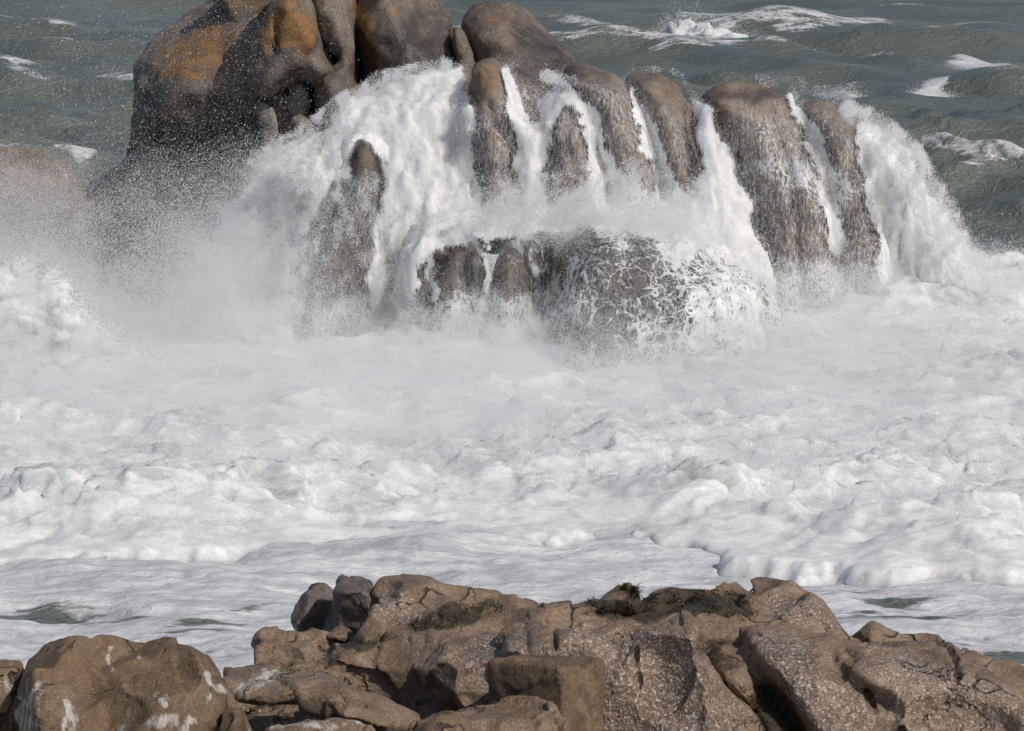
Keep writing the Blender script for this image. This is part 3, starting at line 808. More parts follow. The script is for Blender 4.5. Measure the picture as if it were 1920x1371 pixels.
def front_y(px):                         # image row of the leading edge of the white water
    return np.interp(px, [-300, 0, 300, 480, 700, 900, 1030, 1130, 1200, 1260, 1330, 1480, 1700, 1920, 2300],
                     [1066, 1062, 1056, 1042, 1028, 1022, 1012, 1004, 1006, 1016, 1034, 1056, 1080, 1088, 1096])

def build_sea():
    tx = np.concatenate([np.linspace(-.5, -.16, 40)[:-1], np.linspace(-.16, .16, 860), np.linspace(.16, .5, 40)[1:]])
    pys = np.concatenate([np.arange(-246, -200, 1.2), np.arange(-200, 1500, 2.0)])
    d = atz(np.full(len(pys), W / 2), pys)[:, 1]
    d = np.concatenate([d, np.array([27, 22, 16, 10, 5])])
    d = np.unique(d)
    X = tx[None, :] * d[:, None]; Y = np.repeat(d[:, None], len(tx), 1)
    z, dx, dy = waves(X, Y)
    # flat foamy shallows: gentle swell ripples
    z = z + (.07 * fbm(X * .55, Y * .9, 2.2, 3) + .035 * fbm(X * 1.6, Y * 2.6, 5.2, 3) + .05 * billow(X * .45 + .3 * fbm(X, Y, 2, 3), Y * 1.1, 7.7, 3)) * (1 - sstep(60, 75, Y))
    px, py = proj(X, Y, 0 * X)
    # foam cover of the sheet
    fy = front_y(px)
    near = sstep(fy - 420, fy - 300, py)
    f = .93 * near
    n = fbm(X * .35, Y * .55, 4.4, 4)
    f = f - near * .22 * sstep(.05, .6, n) * sstep(fy + 20, fy + 120, py)
    n2 = fbm(X * .8, Y * 1.1, 14.4, 5); n3 = fbm(X * .6, Y * 4.0, 24.4, 4)
    for cx, cy, rx, ry, a in ((85, 1138, 120, 13, .75), (360, 1182, 120, 10, .7), (330, 1212, 90, 7, .5), (470, 1148, 100, 7, .45), (1700, 1128, 120, 14, .6), (1560, 1105, 110, 9, .5),
                              (1780, 1205, 120, 12, .5), (1890, 1255, 70, 12, .9), (1840, 1150, 80, 9, .4), (60, 1195, 60, 6, .4), (1600, 1155, 70, 7, .35), (200, 1155, 70, 6, .5), (420, 1225, 60, 6, .5), (760, 1075, 110, 5, .3), (1050, 1085, 90, 5, .3), (1860, 1210, 70, 6, .6), (1690, 1165, 90, 6, .5)):
        f = f - a * np.exp(-(((px - cx + 60 * n2) / rx) ** 2 + ((py - cy + 9 * n2 + .05 * (px - cx)) / ry) ** 2) ** 1.1) * (.74 + .5 * n3)
    # around the outcrop, and wave crests out at sea
    x0, y0 = X, Y
    ring = np.exp(-(((X - 1.5) / 7.5) ** 2 + ((Y - 62) / 6.5) ** 2) ** 2)
    f = np.maximum(f, .95 * ring)
    zs_ = z / (z[Y > 80].std() * 1.15)
    crest = sstep(1.25, 2.3, zs_ + 1.2 * fbm(X * .22, Y * .22, 1.1, 5)) * sstep(66, 80, Y)
    f = np.maximum(f, .62 * crest)
    for cx, cy, rx, ry, a in ((1850, 128, 100, 13, .85), (1738, 168, 42, 14, .85), (1480, 98, 110, 7, .5), (1330, 84, 80, 9, .6), (1600, 140, 70, 5, .4), (1420, 130, 60, 5, .35), (1700, 60, 80, 5, .4), (1590, 160, 30, 9, .6), (1840, 300, 90, 9, .5), (1860, 430, 80, 14, .5), (160, 318, 50, 10, .9),
                              (40, 140, 45, 22, .75), (1000, 30, 40, 8, .5), (1500, 60, 30, 7, .5), (330, 18, 90, 6, .3), (60, 15, 120, 10, .3), (1860, 505, 90, 16, .45), (1800, 12, 160, 7, .3)):
        f = np.maximum(f, a * np.exp(-((px - cx) / rx) ** 2 - ((py - cy) / ry) ** 2))
    P = np.stack([X + dx, Y + dy, z], -1).reshape(-1, 3)
    P[:, 2] -= 0
    R, C = X.shape
    i = np.arange(R * C).reshape(R, C)
    Q = np.stack([i[:-1, :-1], i[:-1, 1:], i[1:, 1:], i[1:, :-1]], -1).reshape(-1, 4)
    ob = to_mesh('sea', P, Q, MAT_SEA, dict(foam=np.clip(f, 0, 1).ravel()))
    tag(ob, 'grey green sea with foam streaks', 'sea', kind='structure')
build_sea()
print('sea', round(time.time() - T00, 1))

# ------------------------------------------------------------------ breaking white water at the foot of the rocks
def white_water():
    sx, sy = .042, .05
    xs = np.arange(-9.5, 10.5, sx); ys = np.arange(40.6, 73, sy)
    X, Y = np.meshgrid(xs, ys)
    px, py = proj(X, Y, 0 * X)
    fy = front_y(px)
    edge = fy - py + 14 * fbm(X * .6, Y * .6, 3.1, 3) + 8 * fbm(X * 1.3, Y * .9, 9.1, 5) + 5 * billow(X * 3.5, Y * 3.5, 3, 4)           # >0: behind the leading edge
    rise = np.clip(edge / 85, 0, 1) ** .9
    back_lim = sstep(72.5, 69, Y + 1.2 * fbm(X * .5, Y * .5, 7, 3))
    left_lim = np.where(X < -3.5, sstep(60, 56, Y), 1)
    base = rise * (.16 + .40 * sstep(20, 300, edge)) * back_lim * left_lim
    # swells of foam piled against the rocks and the burst at the left
    def mound(cx, cy, d, rx, ry, h):
        c = at(cx, cy, d)
        return h * np.exp(-((X - c[0]) / rx) ** 2 - ((Y - d) / ry) ** 2)
    base = base + mound(1450, 700, 57, 1.8, 1.5, .35) + mound(850, 690, 56.5, 1.4, 1.0, .12) - mound(900, 640, 57.3, 1.2, .8, .28) + mound(450, 640, 58.5, .9, .9, .35) - mound(630, 660, 58.3, .8, .9, .25)
    base = base + mound(1880, 560, 64, 2.2, 3.0, .35) + mound(1700, 640, 60, 1.3, 1.2, .5) + mound(1290, 960, 45.5, .9, .8, .22) + mound(300, 960, 45, 2, 1, .2) + mound(1800, 1040, 43.8, 1.2, .7, .15)
    wx = X + .35 * fbm(X * .9, Y * .9, 1.7, 3); wy = Y + .35 * fbm(X * .9, Y * .9, 6.7, 3)
    b0 = fbm(wx * .36, wy * .75, 4.9, 4)
    b = billow(wx * 1.2, wy * 1.4, .3, 4, .5, 2.15)
    b2 = billow(wx * 4.3, wy * 4.3, 2.3, 4, .6, 2.2)
    amp = rise * back_lim * left_lim
    tb = sstep(250, 60, edge)
    patch = np.clip(.5 + fbm(X * .35, Y * .5, 41.5, 3), 0, 1.3)
    z = base + amp * (.24 * b0 + (.085 + .05 * patch + .11 * tb) * (b - .35) + (.015 + .045 * tb * patch) * (b2 - .3)) - (1 - np.clip(amp * 7, 0, 1)) * .30
    ox = amp * .12 * fbm(X * 2.6, Y * 2.6, 3.1, 4); oy = amp * .12 * fbm(X * 2.6, Y * 2.6, 9.1, 4)
    thin = .7 * sstep(.0, .7, fbm(wx * .55, wy * 1.1, 31.5, 4)) * sstep(40, 90, edge)
    for cx, cy, rx, ry, t in ((90, 945, 90, 22, .8), (300, 960, 60, 14, .5), (530, 955, 55, 18, .9), (760, 880, 90, 20, .6), (920, 890, 40, 26, .7), (1300, 945, 50, 16, 1.0), (720, 960, 60, 12, .4), (1240, 1000, 50, 10, .5),
                              (1530, 740, 24, 40, .5), (1840, 620, 24, 36, .7), (1790, 960, 90, 10, .6), (1100, 860, 60, 16, .4), (1800, 720, 60, 16, .4)):
        thin = np.maximum(thin, t * np.exp(-((px - cx) / rx) ** 2 - ((py - .35 * (base * 130) - cy) / ry) ** 2) * np.clip(.9 + b0, 0, 1))
    P = np.stack([X + ox, Y + oy, z], -1)
    R, C = X.shape
    i = np.arange(R * C).reshape(R, C)
    Q = np.stack([i[:-1, :-1], i[:-1, 1:], i[1:, 1:], i[1:, :-1]], -1).reshape(-1, 4)
    ok = (amp.ravel() > .02)
    Q = Q[ok[Q].any(1)]
    cov = np.clip(amp * (1.0 - .12 * sstep(.25, .9, fbm(X * .45, Y * .9, 12.5, 4)) * sstep(30, 80, edge)), 0, 1)
    used = np.unique(Q); mp = np.full(R * C, -1); mp[used] = np.arange(len(used))
    PP = P.reshape(-1, 3)[used]
    ob = to_mesh('breaking_wave', PP, mp[Q], MAT_SPLASH, dict(cover=sstep(.0, .25, (back_lim * left_lim).ravel()[used]), thin=thin.ravel()[used]))
    tag(ob, 'churning white water of the broken wave in front of the outcrop', 'breaking wave', kind='stuff')
    nn = normals(ob)
    return PP, nn, (cov * (1 - .75 * thin)).ravel()[used]
WW = white_water()

# bursts of foam thrown up: left plume and the splash beside the dark pillar
def burst(name, label, blobs, vox, seed, covmap=None):
    s = Solid(.45)
    for b in blobs: s.ell(*b)
    lo, hi = s.bounds(); lo = lo - .5; hi = hi + .5
    n = np.ceil((hi - lo) / vox).astype(int)
    xs = lo[0] + np.arange(n[0]) * vox; ys = lo[1] + np.arange(n[1]) * vox; zs = lo[2] + np.arange(n[2]) * vox
    X, Y, Z = xs[:, None, None], ys[None, :, None], zs[None, None, :]
    V = s.f(X, Y, Z) - .30 * (billow(X * 1.5 + seed, Y * 1.5, Z * 1.5, 4, .5) - .3)
    V = np.maximum(V, -.2 - Z)
    P, Q = surface_nets(V.astype(np.float32), lo, vox)
    ob = to_mesh(name, P, Q, MAT_SPLASH)
    nn = normals(ob)
    P = P + nn * ((billow(P[:, 0] * 5, P[:, 1] * 5, P[:, 2] * 5, 4, .6) - .35) * .05)[:, None]
    set_coords(ob, P)
    c = np.ones(len(P))
    if covmap is not None:
        px, py = proj(P[:, 0], P[:, 1], P[:, 2]); c = sample(covmap, px, py)
    set_attr(ob, 'cover', c)
    tag(ob, label, 'splash', 'bursts of foam', kind='stuff')
    return P, nn, c
B1COV = .8 * area([(-240, 500), (-60, 478), (60, 478), (120, 500), (160, 560), (200, 610), (300, 680), (420, 760), (420, 900), (-240, 900)], 1, 34)
BUR = [burst('foam_plume', 'rounded plume of white foam bursting up at the left edge',
             [(-60, 575, 55.5, (1.0, .8, .62)), (40, 590, 55.2, (.75, .7, .72)), (110, 640, 55, (.8, .7, .6)), (-120, 640, 55, (1.2, .8, .8)), (220, 700, 54.6, (.9, .7, .5)), (60, 720, 54.5, (1.5, .8, .6))], .05, 1.3, B1COV)]
B2COV = area([(300, 560), (350, 500), (420, 400), (470, 330), (520, 290), (560, 330), (585, 400), (560, 480), (545, 560), (560, 690), (280, 740), (250, 620)], 1, 30)
BUR.append(burst('foam_splash', 'white splash of foam thrown up against the foot of the huge boulder',
                 [(500, 400, 59.6, (.62, .55, .75)), (450, 500, 59.2, (.7, .6, .7)), (380, 590, 58.8, (.75, .6, .6)), (520, 560, 58.8, (.5, .5, .7)), (300, 660, 58.2, (.9, .6, .45)), (470, 640, 58.2, (1.0, .7, .55)), (545, 320, 60.0, (.45, .45, .42))], .05, 4.1, B2COV))
print('white water', round(time.time() - T00, 1))

# whitecaps out at sea: crest by crest
def whitecap(label, pts, hs, seed, dens=1.0):
    pts = np.array(pts, float); n = 160; m = 26
    t = np.linspace(0, 1, n); tt = np.linspace(0, 1, len(pts))
    cx = np.interp(t, tt, pts[:, 0]); cy = np.interp(t, tt, pts[:, 1]); hh = np.interp(t, tt, hs)
    base = atz(cx, cy, .15)
    hm = hh * base[:, 1] / F
    s = np.linspace(-1, 1, m)
    X = base[:, 0][:, None] + 0 * s[None, :]
    Y = base[:, 1][:, None] + s[None, :] * (hm[:, None] * 1.3 + .6)
    prof = np.sqrt(np.clip(1 - s ** 2, 0, 1))
    nz = fbm(X * .8 + seed, Y * .8, seed, 4, .5)
    Z = -.05 + prof[None, :] * hm[:, None] * (.68 + .30 * nz)
    P = np.stack([X + .15 * fbm(X * 2, Y * 2, seed, 3), Y, Z], -1).reshape(-1, 3)
    i = np.arange(n * m).reshape(n, m)
    Q = np.stack([i[:-1, :-1], i[1:, :-1], i[1:, 1:], i[:-1, 1:]], -1).reshape(-1, 4)
    cov = np.minimum(1, 1.6 * np.sin(np.pi * np.clip(t, 0, 1)) ** .5)[:, None] * (.35 + .75 * prof[None, :]) * dens
    ob = to_mesh('whitecap', P, Q, MAT_SPLASH, dict(cover=np.clip(cov, 0, 1).ravel()))
    recentre(ob)
    tag(ob, label, 'whitecap', 'white crests breaking out at sea')
    k = int(16000 * min(1, (max(hs) / 62) ** 2 + .08))
    tr = rng.choice(n, k, p=hh / hh.sum()) / n + rng.random(k) / n
    bx = np.interp(tr, t, base[:, 0]); by = np.interp(tr, t, base[:, 1]); bh = np.interp(tr, t, hm)
    return np.stack([bx + rng.normal(size=k) * .25, by + rng.normal(size=k) * .3, np.abs(rng.normal(size=k)) * bh * .5], 1), by
CAPS = [whitecap('large white crest breaking at the upper right with a long thin tail', [(1230, 78), (1255, 82), (1320, 86), (1400, 92), (1450, 100), (1520, 106), (1600, 110)], [20, 62, 64, 40, 22, 13, 6], 2.2),
        whitecap('broken white crest at the right edge below the large crest', [(1765, 126), (1820, 130), (1870, 140), (1940, 150), (1990, 155)], [5, 12, 22, 26, 20], 5.2, .85),
        whitecap('small puff of white foam on a wave at the right', [(1700, 186), (1725, 186), (1750, 182), (1778, 172)], [10, 30, 22, 6], 7.7, .8),
        whitecap('small white crest just right of the outcrop top', [(1565, 172), (1590, 178), (1620, 184), (1650, 186)], [16, 22, 10, 4], 9.4, .7),
        whitecap('faint foam crest at the left behind the spray', [(-20, 154), (20, 156), (55, 156), (86, 156)], [14, 14, 30, 16], 3.3, .7),
        whitecap('tiny white fleck on the wave beyond the large crest', [(1490, 64), (1510, 66), (1530, 66)], [6, 12, 5], 6.1, .8)]

# ------------------------------------------------------------------ spray: droplets in the air
def px2m(d): return d / F
def from_map(M, n, dfun, sig):
    p = M.ravel().astype(float); p = p / p.sum()
    ix = rng.choice(len(p), n, p=p)
    px = MX.ravel()[ix] + rng.random(n) * MS; py = MY.ravel()[ix] + rng.random(n) * MS
    d = dfun(px, py) + rng.normal(size=n) * sig
    P = at(px, py, d)
    return P, d
def near_surface(src, n, lift, w=None):
    P, N, c = src
    px, py = proj(P[:, 0], P[:, 1], P[:, 2])
    inside = (px > -150) & (px < 2070) & (py > -150) & (py < 1450)
    wgt = (c ** 2) * inside * (w(P, px, py) if w else 1)
    ix = rng.choice(len(P), n, p=wgt / wgt.sum())
    off = rng.exponential(lift, n)
    return P[ix] + N[ix] * off[:, None] + rng.normal(size=(n, 3)) * .025, P[ix, 1]

SX, SY = MX, MY
# the curtain at the left, thickening downwards and to the right

g = sstep(0, 620, SY)
LEFT = (.02 + .98 * g ** 3.2) * sstep(640, 430, SX + .55 * (SY - 330)) * sstep(840, 640, SY) * sstep(-60, 60, SY) * (.55 + .9 * sstep(.1, .9, .5 + fbm(SX / 170, SY / 170, 5.5, 4)))
LEFT = LEFT * sstep(720, 380, SX - .2 * SY)
SP_P, SP_R = [], []
def add(P, R): SP_P.append(P); SP_R.append(R)
dl = lambda px, py: np.interp(py, [0, 300, 600, 850], [60.5, 59.5, 57, 54])
P, d = from_map(LEFT, 110000, dl, .8); add(P, px2m(d) * rng.lognormal(math.log(.46), .3, len(P)))
P, d = from_map(LEFT, 14000, dl, .8); add(P, px2m(d) * rng.lognormal(math.log(.72), .32, len(P)))
P, d = from_map(LEFT, 800000, dl, .9); add(P, px2m(d) * rng.lognormal(math.log(.30), .32, len(P)))
# mist low on the left and before the rocks
MIST = mx(area([(1040, 640), (1200, 620), (1500, 600), (1780, 560), (1800, 720), (1040, 760)], .7, 50, 2), area([(540, 560), (720, 560), (720, 700), (540, 700)], .6, 40, 2), area([(560, 640), (760, 600), (1060, 590), (1110, 730), (560, 750)], .9, 50, 2), area([(-240, 640), (180, 640), (420, 600), (640, 640), (1040, 660), (1100, 840), (500, 900), (-240, 900)], 1, 90, 2),
          area([(150, 560), (420, 420), (560, 420), (640, 620), (500, 760), (200, 760)], .55, 80, 2),
          area([(1500, 560), (1920, 520), (2100, 700), (1500, 700)], .25, 60, 2), area([(500, 600), (1060, 590), (1500, 690), (1960, 660), (2000, 860), (1100, 920), (500, 920)], .62, 100, 2), area([(-240, 300), (120, 310), (170, 360), (160, 540), (-240, 540)], .28, 60), area([(-240, 820), (1500, 860), (2100, 820), (2100, 960), (1400, 990), (-240, 1010)], .3, 60, 2),
          area([(880, 370), (1300, 370), (1400, 480), (880, 440)], .45, 40, 2), area([(1420, 520), (1720, 500), (1760, 680), (1440, 700)], .4, 50, 2))
P, d = from_map(MIST, 4700000, lambda px, py: np.interp(py, [400, 600, 900], [57.5, 55, 48]), 1.0); add(P, px2m(d) * rng.lognormal(math.log(.24), .2, len(P)))
# fringes above crests
FR = mx(stroke([(1590, 205), (1650, 232), (1710, 295), (1765, 390), (1800, 470), (1850, 530)], 20, 30, 1.0, .3),
        stroke([(1190, 126), (1260, 132), (1300, 170)], 7, 8, .08), stroke([(1420, 150), (1500, 155), (1600, 190)], 10, 16, .07),
        stroke([(480, 300), (560, 250), (640, 190), (700, 150), (830, 118)], 20, 12, .8), stroke([(1020, 140), (1070, 150)], 12, 12, .5),
        stroke([(630, 240), (630, 330), (580, 420), (540, 560)], 20, 34, .8),
        area([(1780, 500), (1930, 500), (1930, 540), (1800, 560)], .6, 14), area([(560, 400), (730, 300), (730, 660), (560, 680)], .22, 20),
        area([(760, 560), (1040, 560), (1060, 660), (740, 660)], .7, 34), area([(880, 330), (1300, 330), (1340, 440), (890, 440)], .5, 40),
        area([(1420, 480), (1700, 480), (1720, 680), (1440, 680)], .5, 40), area([(1100, 660), (1300, 640), (1450, 740), (1100, 760)], .4, 40))
FR = FR * (.25 + 1.6 * sstep(-.2, .7, fbm(MX / 26, MY / 38, 77.7, 4)))
P, d = from_map(FR, 420000, lambda px, py: np.interp(px, [560, 720, 760, 1040, 1050, 1300, 1420], [57.8, 57.8, 56.6, 56.6, 59, 59, 60]), .35); add(P, px2m(d) * rng.lognormal(math.log(.34), .4, len(P)))
P, d = near_surface(CASC, 450000, .07); add(P, px2m(d) * rng.lognormal(math.log(.33), .4, len(P)))
P, d = near_surface(WW, 170000, .10, lambda P, px, py: (P[:, 1] < 52) * (.15 + sstep(0, .6, fbm(P[:, 0] * 1.4, P[:, 1] * 1.4, 66.6, 3)))); add(P, px2m(d) * rng.lognormal(math.log(.55), .35, len(P)))
P, d = near_surface(WW, 1100000, .12, lambda P, px, py: (P[:, 1] / 50) ** -1); add(P, px2m(d) * rng.lognormal(math.log(.3), .4, len(P)))
for b in BUR:
    P, d = near_surface(b, 420000, .20); add(P, px2m(d) * rng.lognormal(math.log(.32), .4, len(P)))
for P, d in CAPS: add(P, px2m(d) * rng.lognormal(math.log(.42), .35, len(P)))
ob = cloud('sea_spray', np.concatenate(SP_P), np.concatenate(SP_R), MAT_SPRAY)
tag(ob, 'white spray droplets hanging around the outcrop', 'spray', kind='stuff')
P1, d1 = near_surface(WW, 700, .2); P2, d2 = near_surface(CASC, 500, .15)
P3, d3 = from_map(LEFT, 400, dl, .6)
dd = np.concatenate([d1, d2, d3])
ob = cloud('glinting_drops', np.concatenate([P1, P2, P3]), px2m(dd) * rng.lognormal(math.log(.8), .3, len(dd)), MAT_DROP)
tag(ob, 'larger glinting water drops flung above the foam', 'drops', kind='stuff')
print('spray', round(time.time() - T00, 1), sum(len(p) for p in SP_P))

# ------------------------------------------------------------------ foreground shore rocks
ALG = mx(area([(745, 1185), (800, 1150), (880, 1125), (940, 1130), (900, 1165), (820, 1185)], .9, 16), area([(1100, 1150), (1200, 1110), (1330, 1100), (1420, 1140), (1410, 1165), (1300, 1150), (1180, 1165)], .9, 12),
         area([(1390, 1290), (1440, 1270), (1500, 1330), (1510, 1400), (1440, 1400)], .9, 10), area([(620, 1215), (720, 1190), (760, 1190), (660, 1230)], .8, 10),
         area([(445, 1305), (520, 1290), (600, 1320), (660, 1345), (520, 1340)], .6, 12), area([(1305, 1205), (1380, 1205), (1420, 1260), (1340, 1260)], .55, 10))  # these two patches paint the shade of the hollows as dark colour
SALT = mx(area([(425, 1290), (495, 1256), (560, 1250), (520, 1275), (440, 1302)], .8, 8), area([(430, 1371), (520, 1352), (640, 1346), (700, 1356), (600, 1371)], .7, 8), area([(20, 1300), (80, 1260), (100, 1330), (60, 1400), (-20, 1400)], .62, 20), area([(0, 1250), (30, 1245), (25, 1320), (0, 1330)], .5, 10), stroke([(208, 1215), (203, 1245), (214, 1262)], 7, 5, .75), stroke([(264, 1228), (262, 1240)], 5, 5, .8),
          stroke([(130, 1315), (140, 1345), (130, 1371)], 9, 22, .7), area([(270, 1345), (330, 1330), (370, 1340), (360, 1371), (280, 1371)], .68, 10), stroke([(385, 1265), (395, 1285), (415, 1295)], 8, 10, .8),
          stroke([(300, 1310), (315, 1316)], 12, 10, .7), stroke([(180, 1270), (196, 1282)], 6, 6, .6), stroke([(222, 1370), (232, 1350)], 10, 8, .7), stroke([(392, 1308), (390, 1325)], 5, 6, .75),
          stroke([(1690, 1235), (1720, 1255)], 8, 8, .55), stroke([(1745, 1278), (1775, 1300)], 5, 5, .5), area([(1600, 1185), (1640, 1182), (1640, 1215), (1610, 1210)], .45, 8))
WETF = mx(area([(1000, 1185), (1300, 1160), (1330, 1260), (1450, 1371), (1150, 1420), (1000, 1300)], .95, 30), area([(860, 1200), (1000, 1180), (1000, 1250), (880, 1320)], .8, 16),
          area([(1400, 1190), (1480, 1180), (1620, 1300), (1660, 1400), (1550, 1420), (1420, 1240)], .95, 30), area([(1420, 1110), (1520, 1120), (1600, 1190), (1450, 1170)], .8, 16),
          area([(1600, 1200), (1700, 1220), (1920, 1290), (1920, 1420), (1700, 1420)], .75, 40), area([(700, 1110), (780, 1105), (800, 1170), (700, 1180)], .8, 20), area([(770, 1200), (860, 1200), (880, 1300), (800, 1330)], .5, 30))
FK = dict(lichen=0.0, algae=ALG, salt=SALT, wet=WETF)
GF = 'boulders and slabs of the near shore'
SOLF = {}
def shore(key, name, label, cat, sol, mat=None, amp=.028, freq=2.0, vox=.02, facet=(1.5, .04), dry=False, chip=(46, .05, .34), **kw):
    SOLF[key] = sol
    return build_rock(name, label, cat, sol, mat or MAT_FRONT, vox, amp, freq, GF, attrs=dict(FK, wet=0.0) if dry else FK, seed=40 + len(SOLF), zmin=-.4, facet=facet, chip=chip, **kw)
shore('F1', 'boulder', 'brown stained boulder with white streaks at the lower left', 'boulder',
      Solid(.12).bulge([(30, 1245), (58, 1203), (100, 1196), (140, 1189), (205, 1191), (240, 1208), (262, 1208), (300, 1201), (350, 1212), (372, 1222), (395, 1245), (408, 1278), (425, 1330), (440, 1720), (-30, 1720), (0, 1340), (22, 1290)], 28.6, .6, .32, az=.25)
      .groove([(150, 1195), (158, 1215), (160, 1250)], 28.6, .03, .03),
      mat=MAT_FRONT_BROWN, amp=.035, ridged=True)
shore('F0', 'boulder', 'small grey stained stone at the left frame edge beside the brown boulder', 'boulder',
      Solid().bulge([(-90, 1270), (-40, 1242), (5, 1240), (38, 1235), (42, 1290), (30, 1720), (-90, 1720)], 28.9, .35, .2, az=.2), mat=MAT_FRONT_BROWN)
shore('F2', 'rock', 'dark angular rock at the far left of the shore crest', 'rock',
      Solid(.05).bulge([(539, 1172), (542, 1158), (552, 1146), (556, 1122), (563, 1105), (580, 1100), (608, 1104), (640, 1110), (650, 1200), (545, 1200)], 31.9, .3, .05, ax=.5, e=4, smooth=0).cut(575, 1150, 31.6, (-.8, -.55, .1), .02), mat=MAT_FRONT_DARK, amp=.015, facet=(2.2, .022))
shore('F3', 'rock', 'dark pyramid shaped rock leaning on the shore crest', 'rock',
      Solid(.05).bulge([(575, 1190), (600, 1150), (622, 1098), (640, 1083), (658, 1088), (690, 1096), (706, 1112), (704, 1160), (680, 1210), (590, 1200)], 31.4, .35, .07, ax=.0, e=3, smooth=0)
      .cut(672, 1120, 31.0, (.5, -.8, .35), .02)
      .cut(648, 1125, 31.05, (-.75, -.75, .15), .04), mat=MAT_FRONT_DARK, amp=.015, facet=(2.2, .022))
shore('F4', 'boulder', 'flat topped granite boulder below the dark angular rocks', 'boulder',
      Solid().bulge([(477, 1212), (485, 1195), (510, 1184), (560, 1181), (610, 1190), (650, 1205), (660, 1300), (477, 1300)], 30.7, .4, .14, az=.5, e=2.6))
shore('F4b', 'rock', 'small stone wedged between the flat boulder and the pyramid rock', 'rock',
      Solid().bulge([(600, 1192), (625, 1176), (655, 1172), (668, 1200), (650, 1215), (610, 1205)], 30.9, .2, .1), vox=.025)
shore('F4c', 'rock_ledge', 'low ledge between the brown boulder and the flat boulder', 'rock ledge',
      Solid().bulge([(410, 1258), (450, 1245), (500, 1240), (560, 1240), (640, 1232), (650, 1340), (410, 1340)], 30.0, .35, .12, az=.6))
shore('F5', 'rock_crest', 'upper granite crest with seaweed on its slope', 'rock',
      Solid(.1).bulge([(640, 1215), (672, 1160), (690, 1120), (705, 1096), (740, 1090), (800, 1088), (850, 1102), (900, 1114), (960, 1124), (1010, 1130), (1060, 1130), (1120, 1136), (1160, 1136), (1180, 1260), (640, 1300)], 31.0, .7, .25, az=.9, ax=.0, e=2.4)
      .cut(668, 1165, 30.6, (-.9, -.4, .15), .05), ridged=True)
shore('F5b', 'rock_spike', 'small pointed rock tip tufted with weed on the crest', 'rock',
      Solid(.04).bulge([(1105, 1140), (1140, 1118), (1165, 1100), (1180, 1086), (1194, 1098), (1200, 1120), (1215, 1150), (1110, 1160)], 31.1, .18, .08, smooth=1), vox=.02, amp=.025)
shore('F6', 'rock_slab', 'long sloping granite slab with two cracks in the shore middle', 'rock slab',
      Solid(.12).bulge([(440, 1290), (500, 1256), (560, 1240), (620, 1222), (690, 1202), (760, 1190), (850, 1190), (930, 1186), (990, 1182), (1010, 1250), (1000, 1720), (440, 1720)], 29.7, .55, .2, az=.7, ax=-.1, e=2.6)
      .groove([(750, 1200), (772, 1250), (785, 1320), (795, 1360)], 29.7, .014, .07).groove([(785, 1195), (800, 1240), (808, 1275)], 29.7, .012, .05)
      .groove([(640, 1265), (720, 1290), (790, 1300)], 29.7, .06, .05), ridged=True)
shore('F7', 'rock_wall', 'steep glistening wet granite face with a vertical crack', 'rock',
      Solid(.12).bulge([(935, 1200), (970, 1180), (1030, 1170), (1100, 1160), (1200, 1150), (1280, 1144), (1310, 1152), (1312, 1190), (1302, 1215), (1330, 1255), (1370, 1300), (1430, 1340), (1460, 1720), (880, 1720), (930, 1290)], 29.6, .6, .18, az=.38, e=2.8)
      .groove([(1187, 1158), (1192, 1220), (1198, 1280), (1204, 1330)], 29.6, .012, .06).groove([(1036, 1185), (1042, 1215)], 29.6, .02, .05)
      .groove([(985, 1190), (992, 1240), (990, 1300)], 29.6, .03, .04), amp=.032, ridged=True)
shore('F8', 'boulder', 'rounded brown granite hump at the top right of the shore', 'boulder',
      Solid(.12).bulge([(1180, 1160), (1240, 1120), (1310, 1096), (1360, 1098), (1430, 1092), (1500, 1098), (1535, 1118), (1565, 1142), (1588, 1178), (1640, 1200), (1700, 1330), (1200, 1330)], 31.0, .65, .22, az=.75, e=2.4)
      .groove([(1388, 1100), (1410, 1125), (1432, 1150)], 31, .02, .07), ridged=True)
shore('F9', 'rock_ridge', 'long wet ridge falling away to the right frame edge', 'rock',
      Solid(.12).bulge([(1300, 1200), (1360, 1178), (1420, 1172), (1500, 1178), (1590, 1188), (1650, 1184), (1690, 1200), (1715, 1206), (1740, 1198), (1780, 1204), (1810, 1232), (1850, 1240), (1920, 1256), (1990, 1275), (2060, 1300), (2100, 1720), (1440, 1720), (1425, 1340), (1360, 1290)], 29.9, .75, .28, az=.6, e=2.4)
      .groove([(1620, 1285), (1632, 1312)], 29.9, .015, .06).groove([(1680, 1345), (1690, 1371)], 29.9, .02, .06).groove([(1788, 1258), (1800, 1238)], 29.9, .02, .08)
      .groove([(1320, 1225), (1400, 1250), (1440, 1300), (1500, 1371)], 29.7, .10, .15).groove([(1560, 1240), (1600, 1275), (1650, 1300)], 29.9, .06, .05), amp=.032, ridged=True, chip=(30, .045, .3))
shore('F5c', 'rock_saddle', 'low mossy saddle of rock between the pointed tip and the rounded hump', 'rock',
      Solid().bulge([(960, 1150), (1040, 1134), (1120, 1132), (1200, 1130), (1280, 1120), (1360, 1125), (1440, 1170), (1440, 1720), (960, 1720)], 30.5, .4, .18, az=.4))
shore('F15', 'rock', 'dark low rock at the bottom of the cleft beside the steep glistening face', 'rock',
      Solid().bulge([(1290, 1250), (1360, 1220), (1440, 1250), (1520, 1330), (1560, 1720), (1300, 1720)], 30.5, .35, .15), mat=MAT_FRONT_DARK)
from mathutils import Euler
c = at(1018, 1335, 28.7)
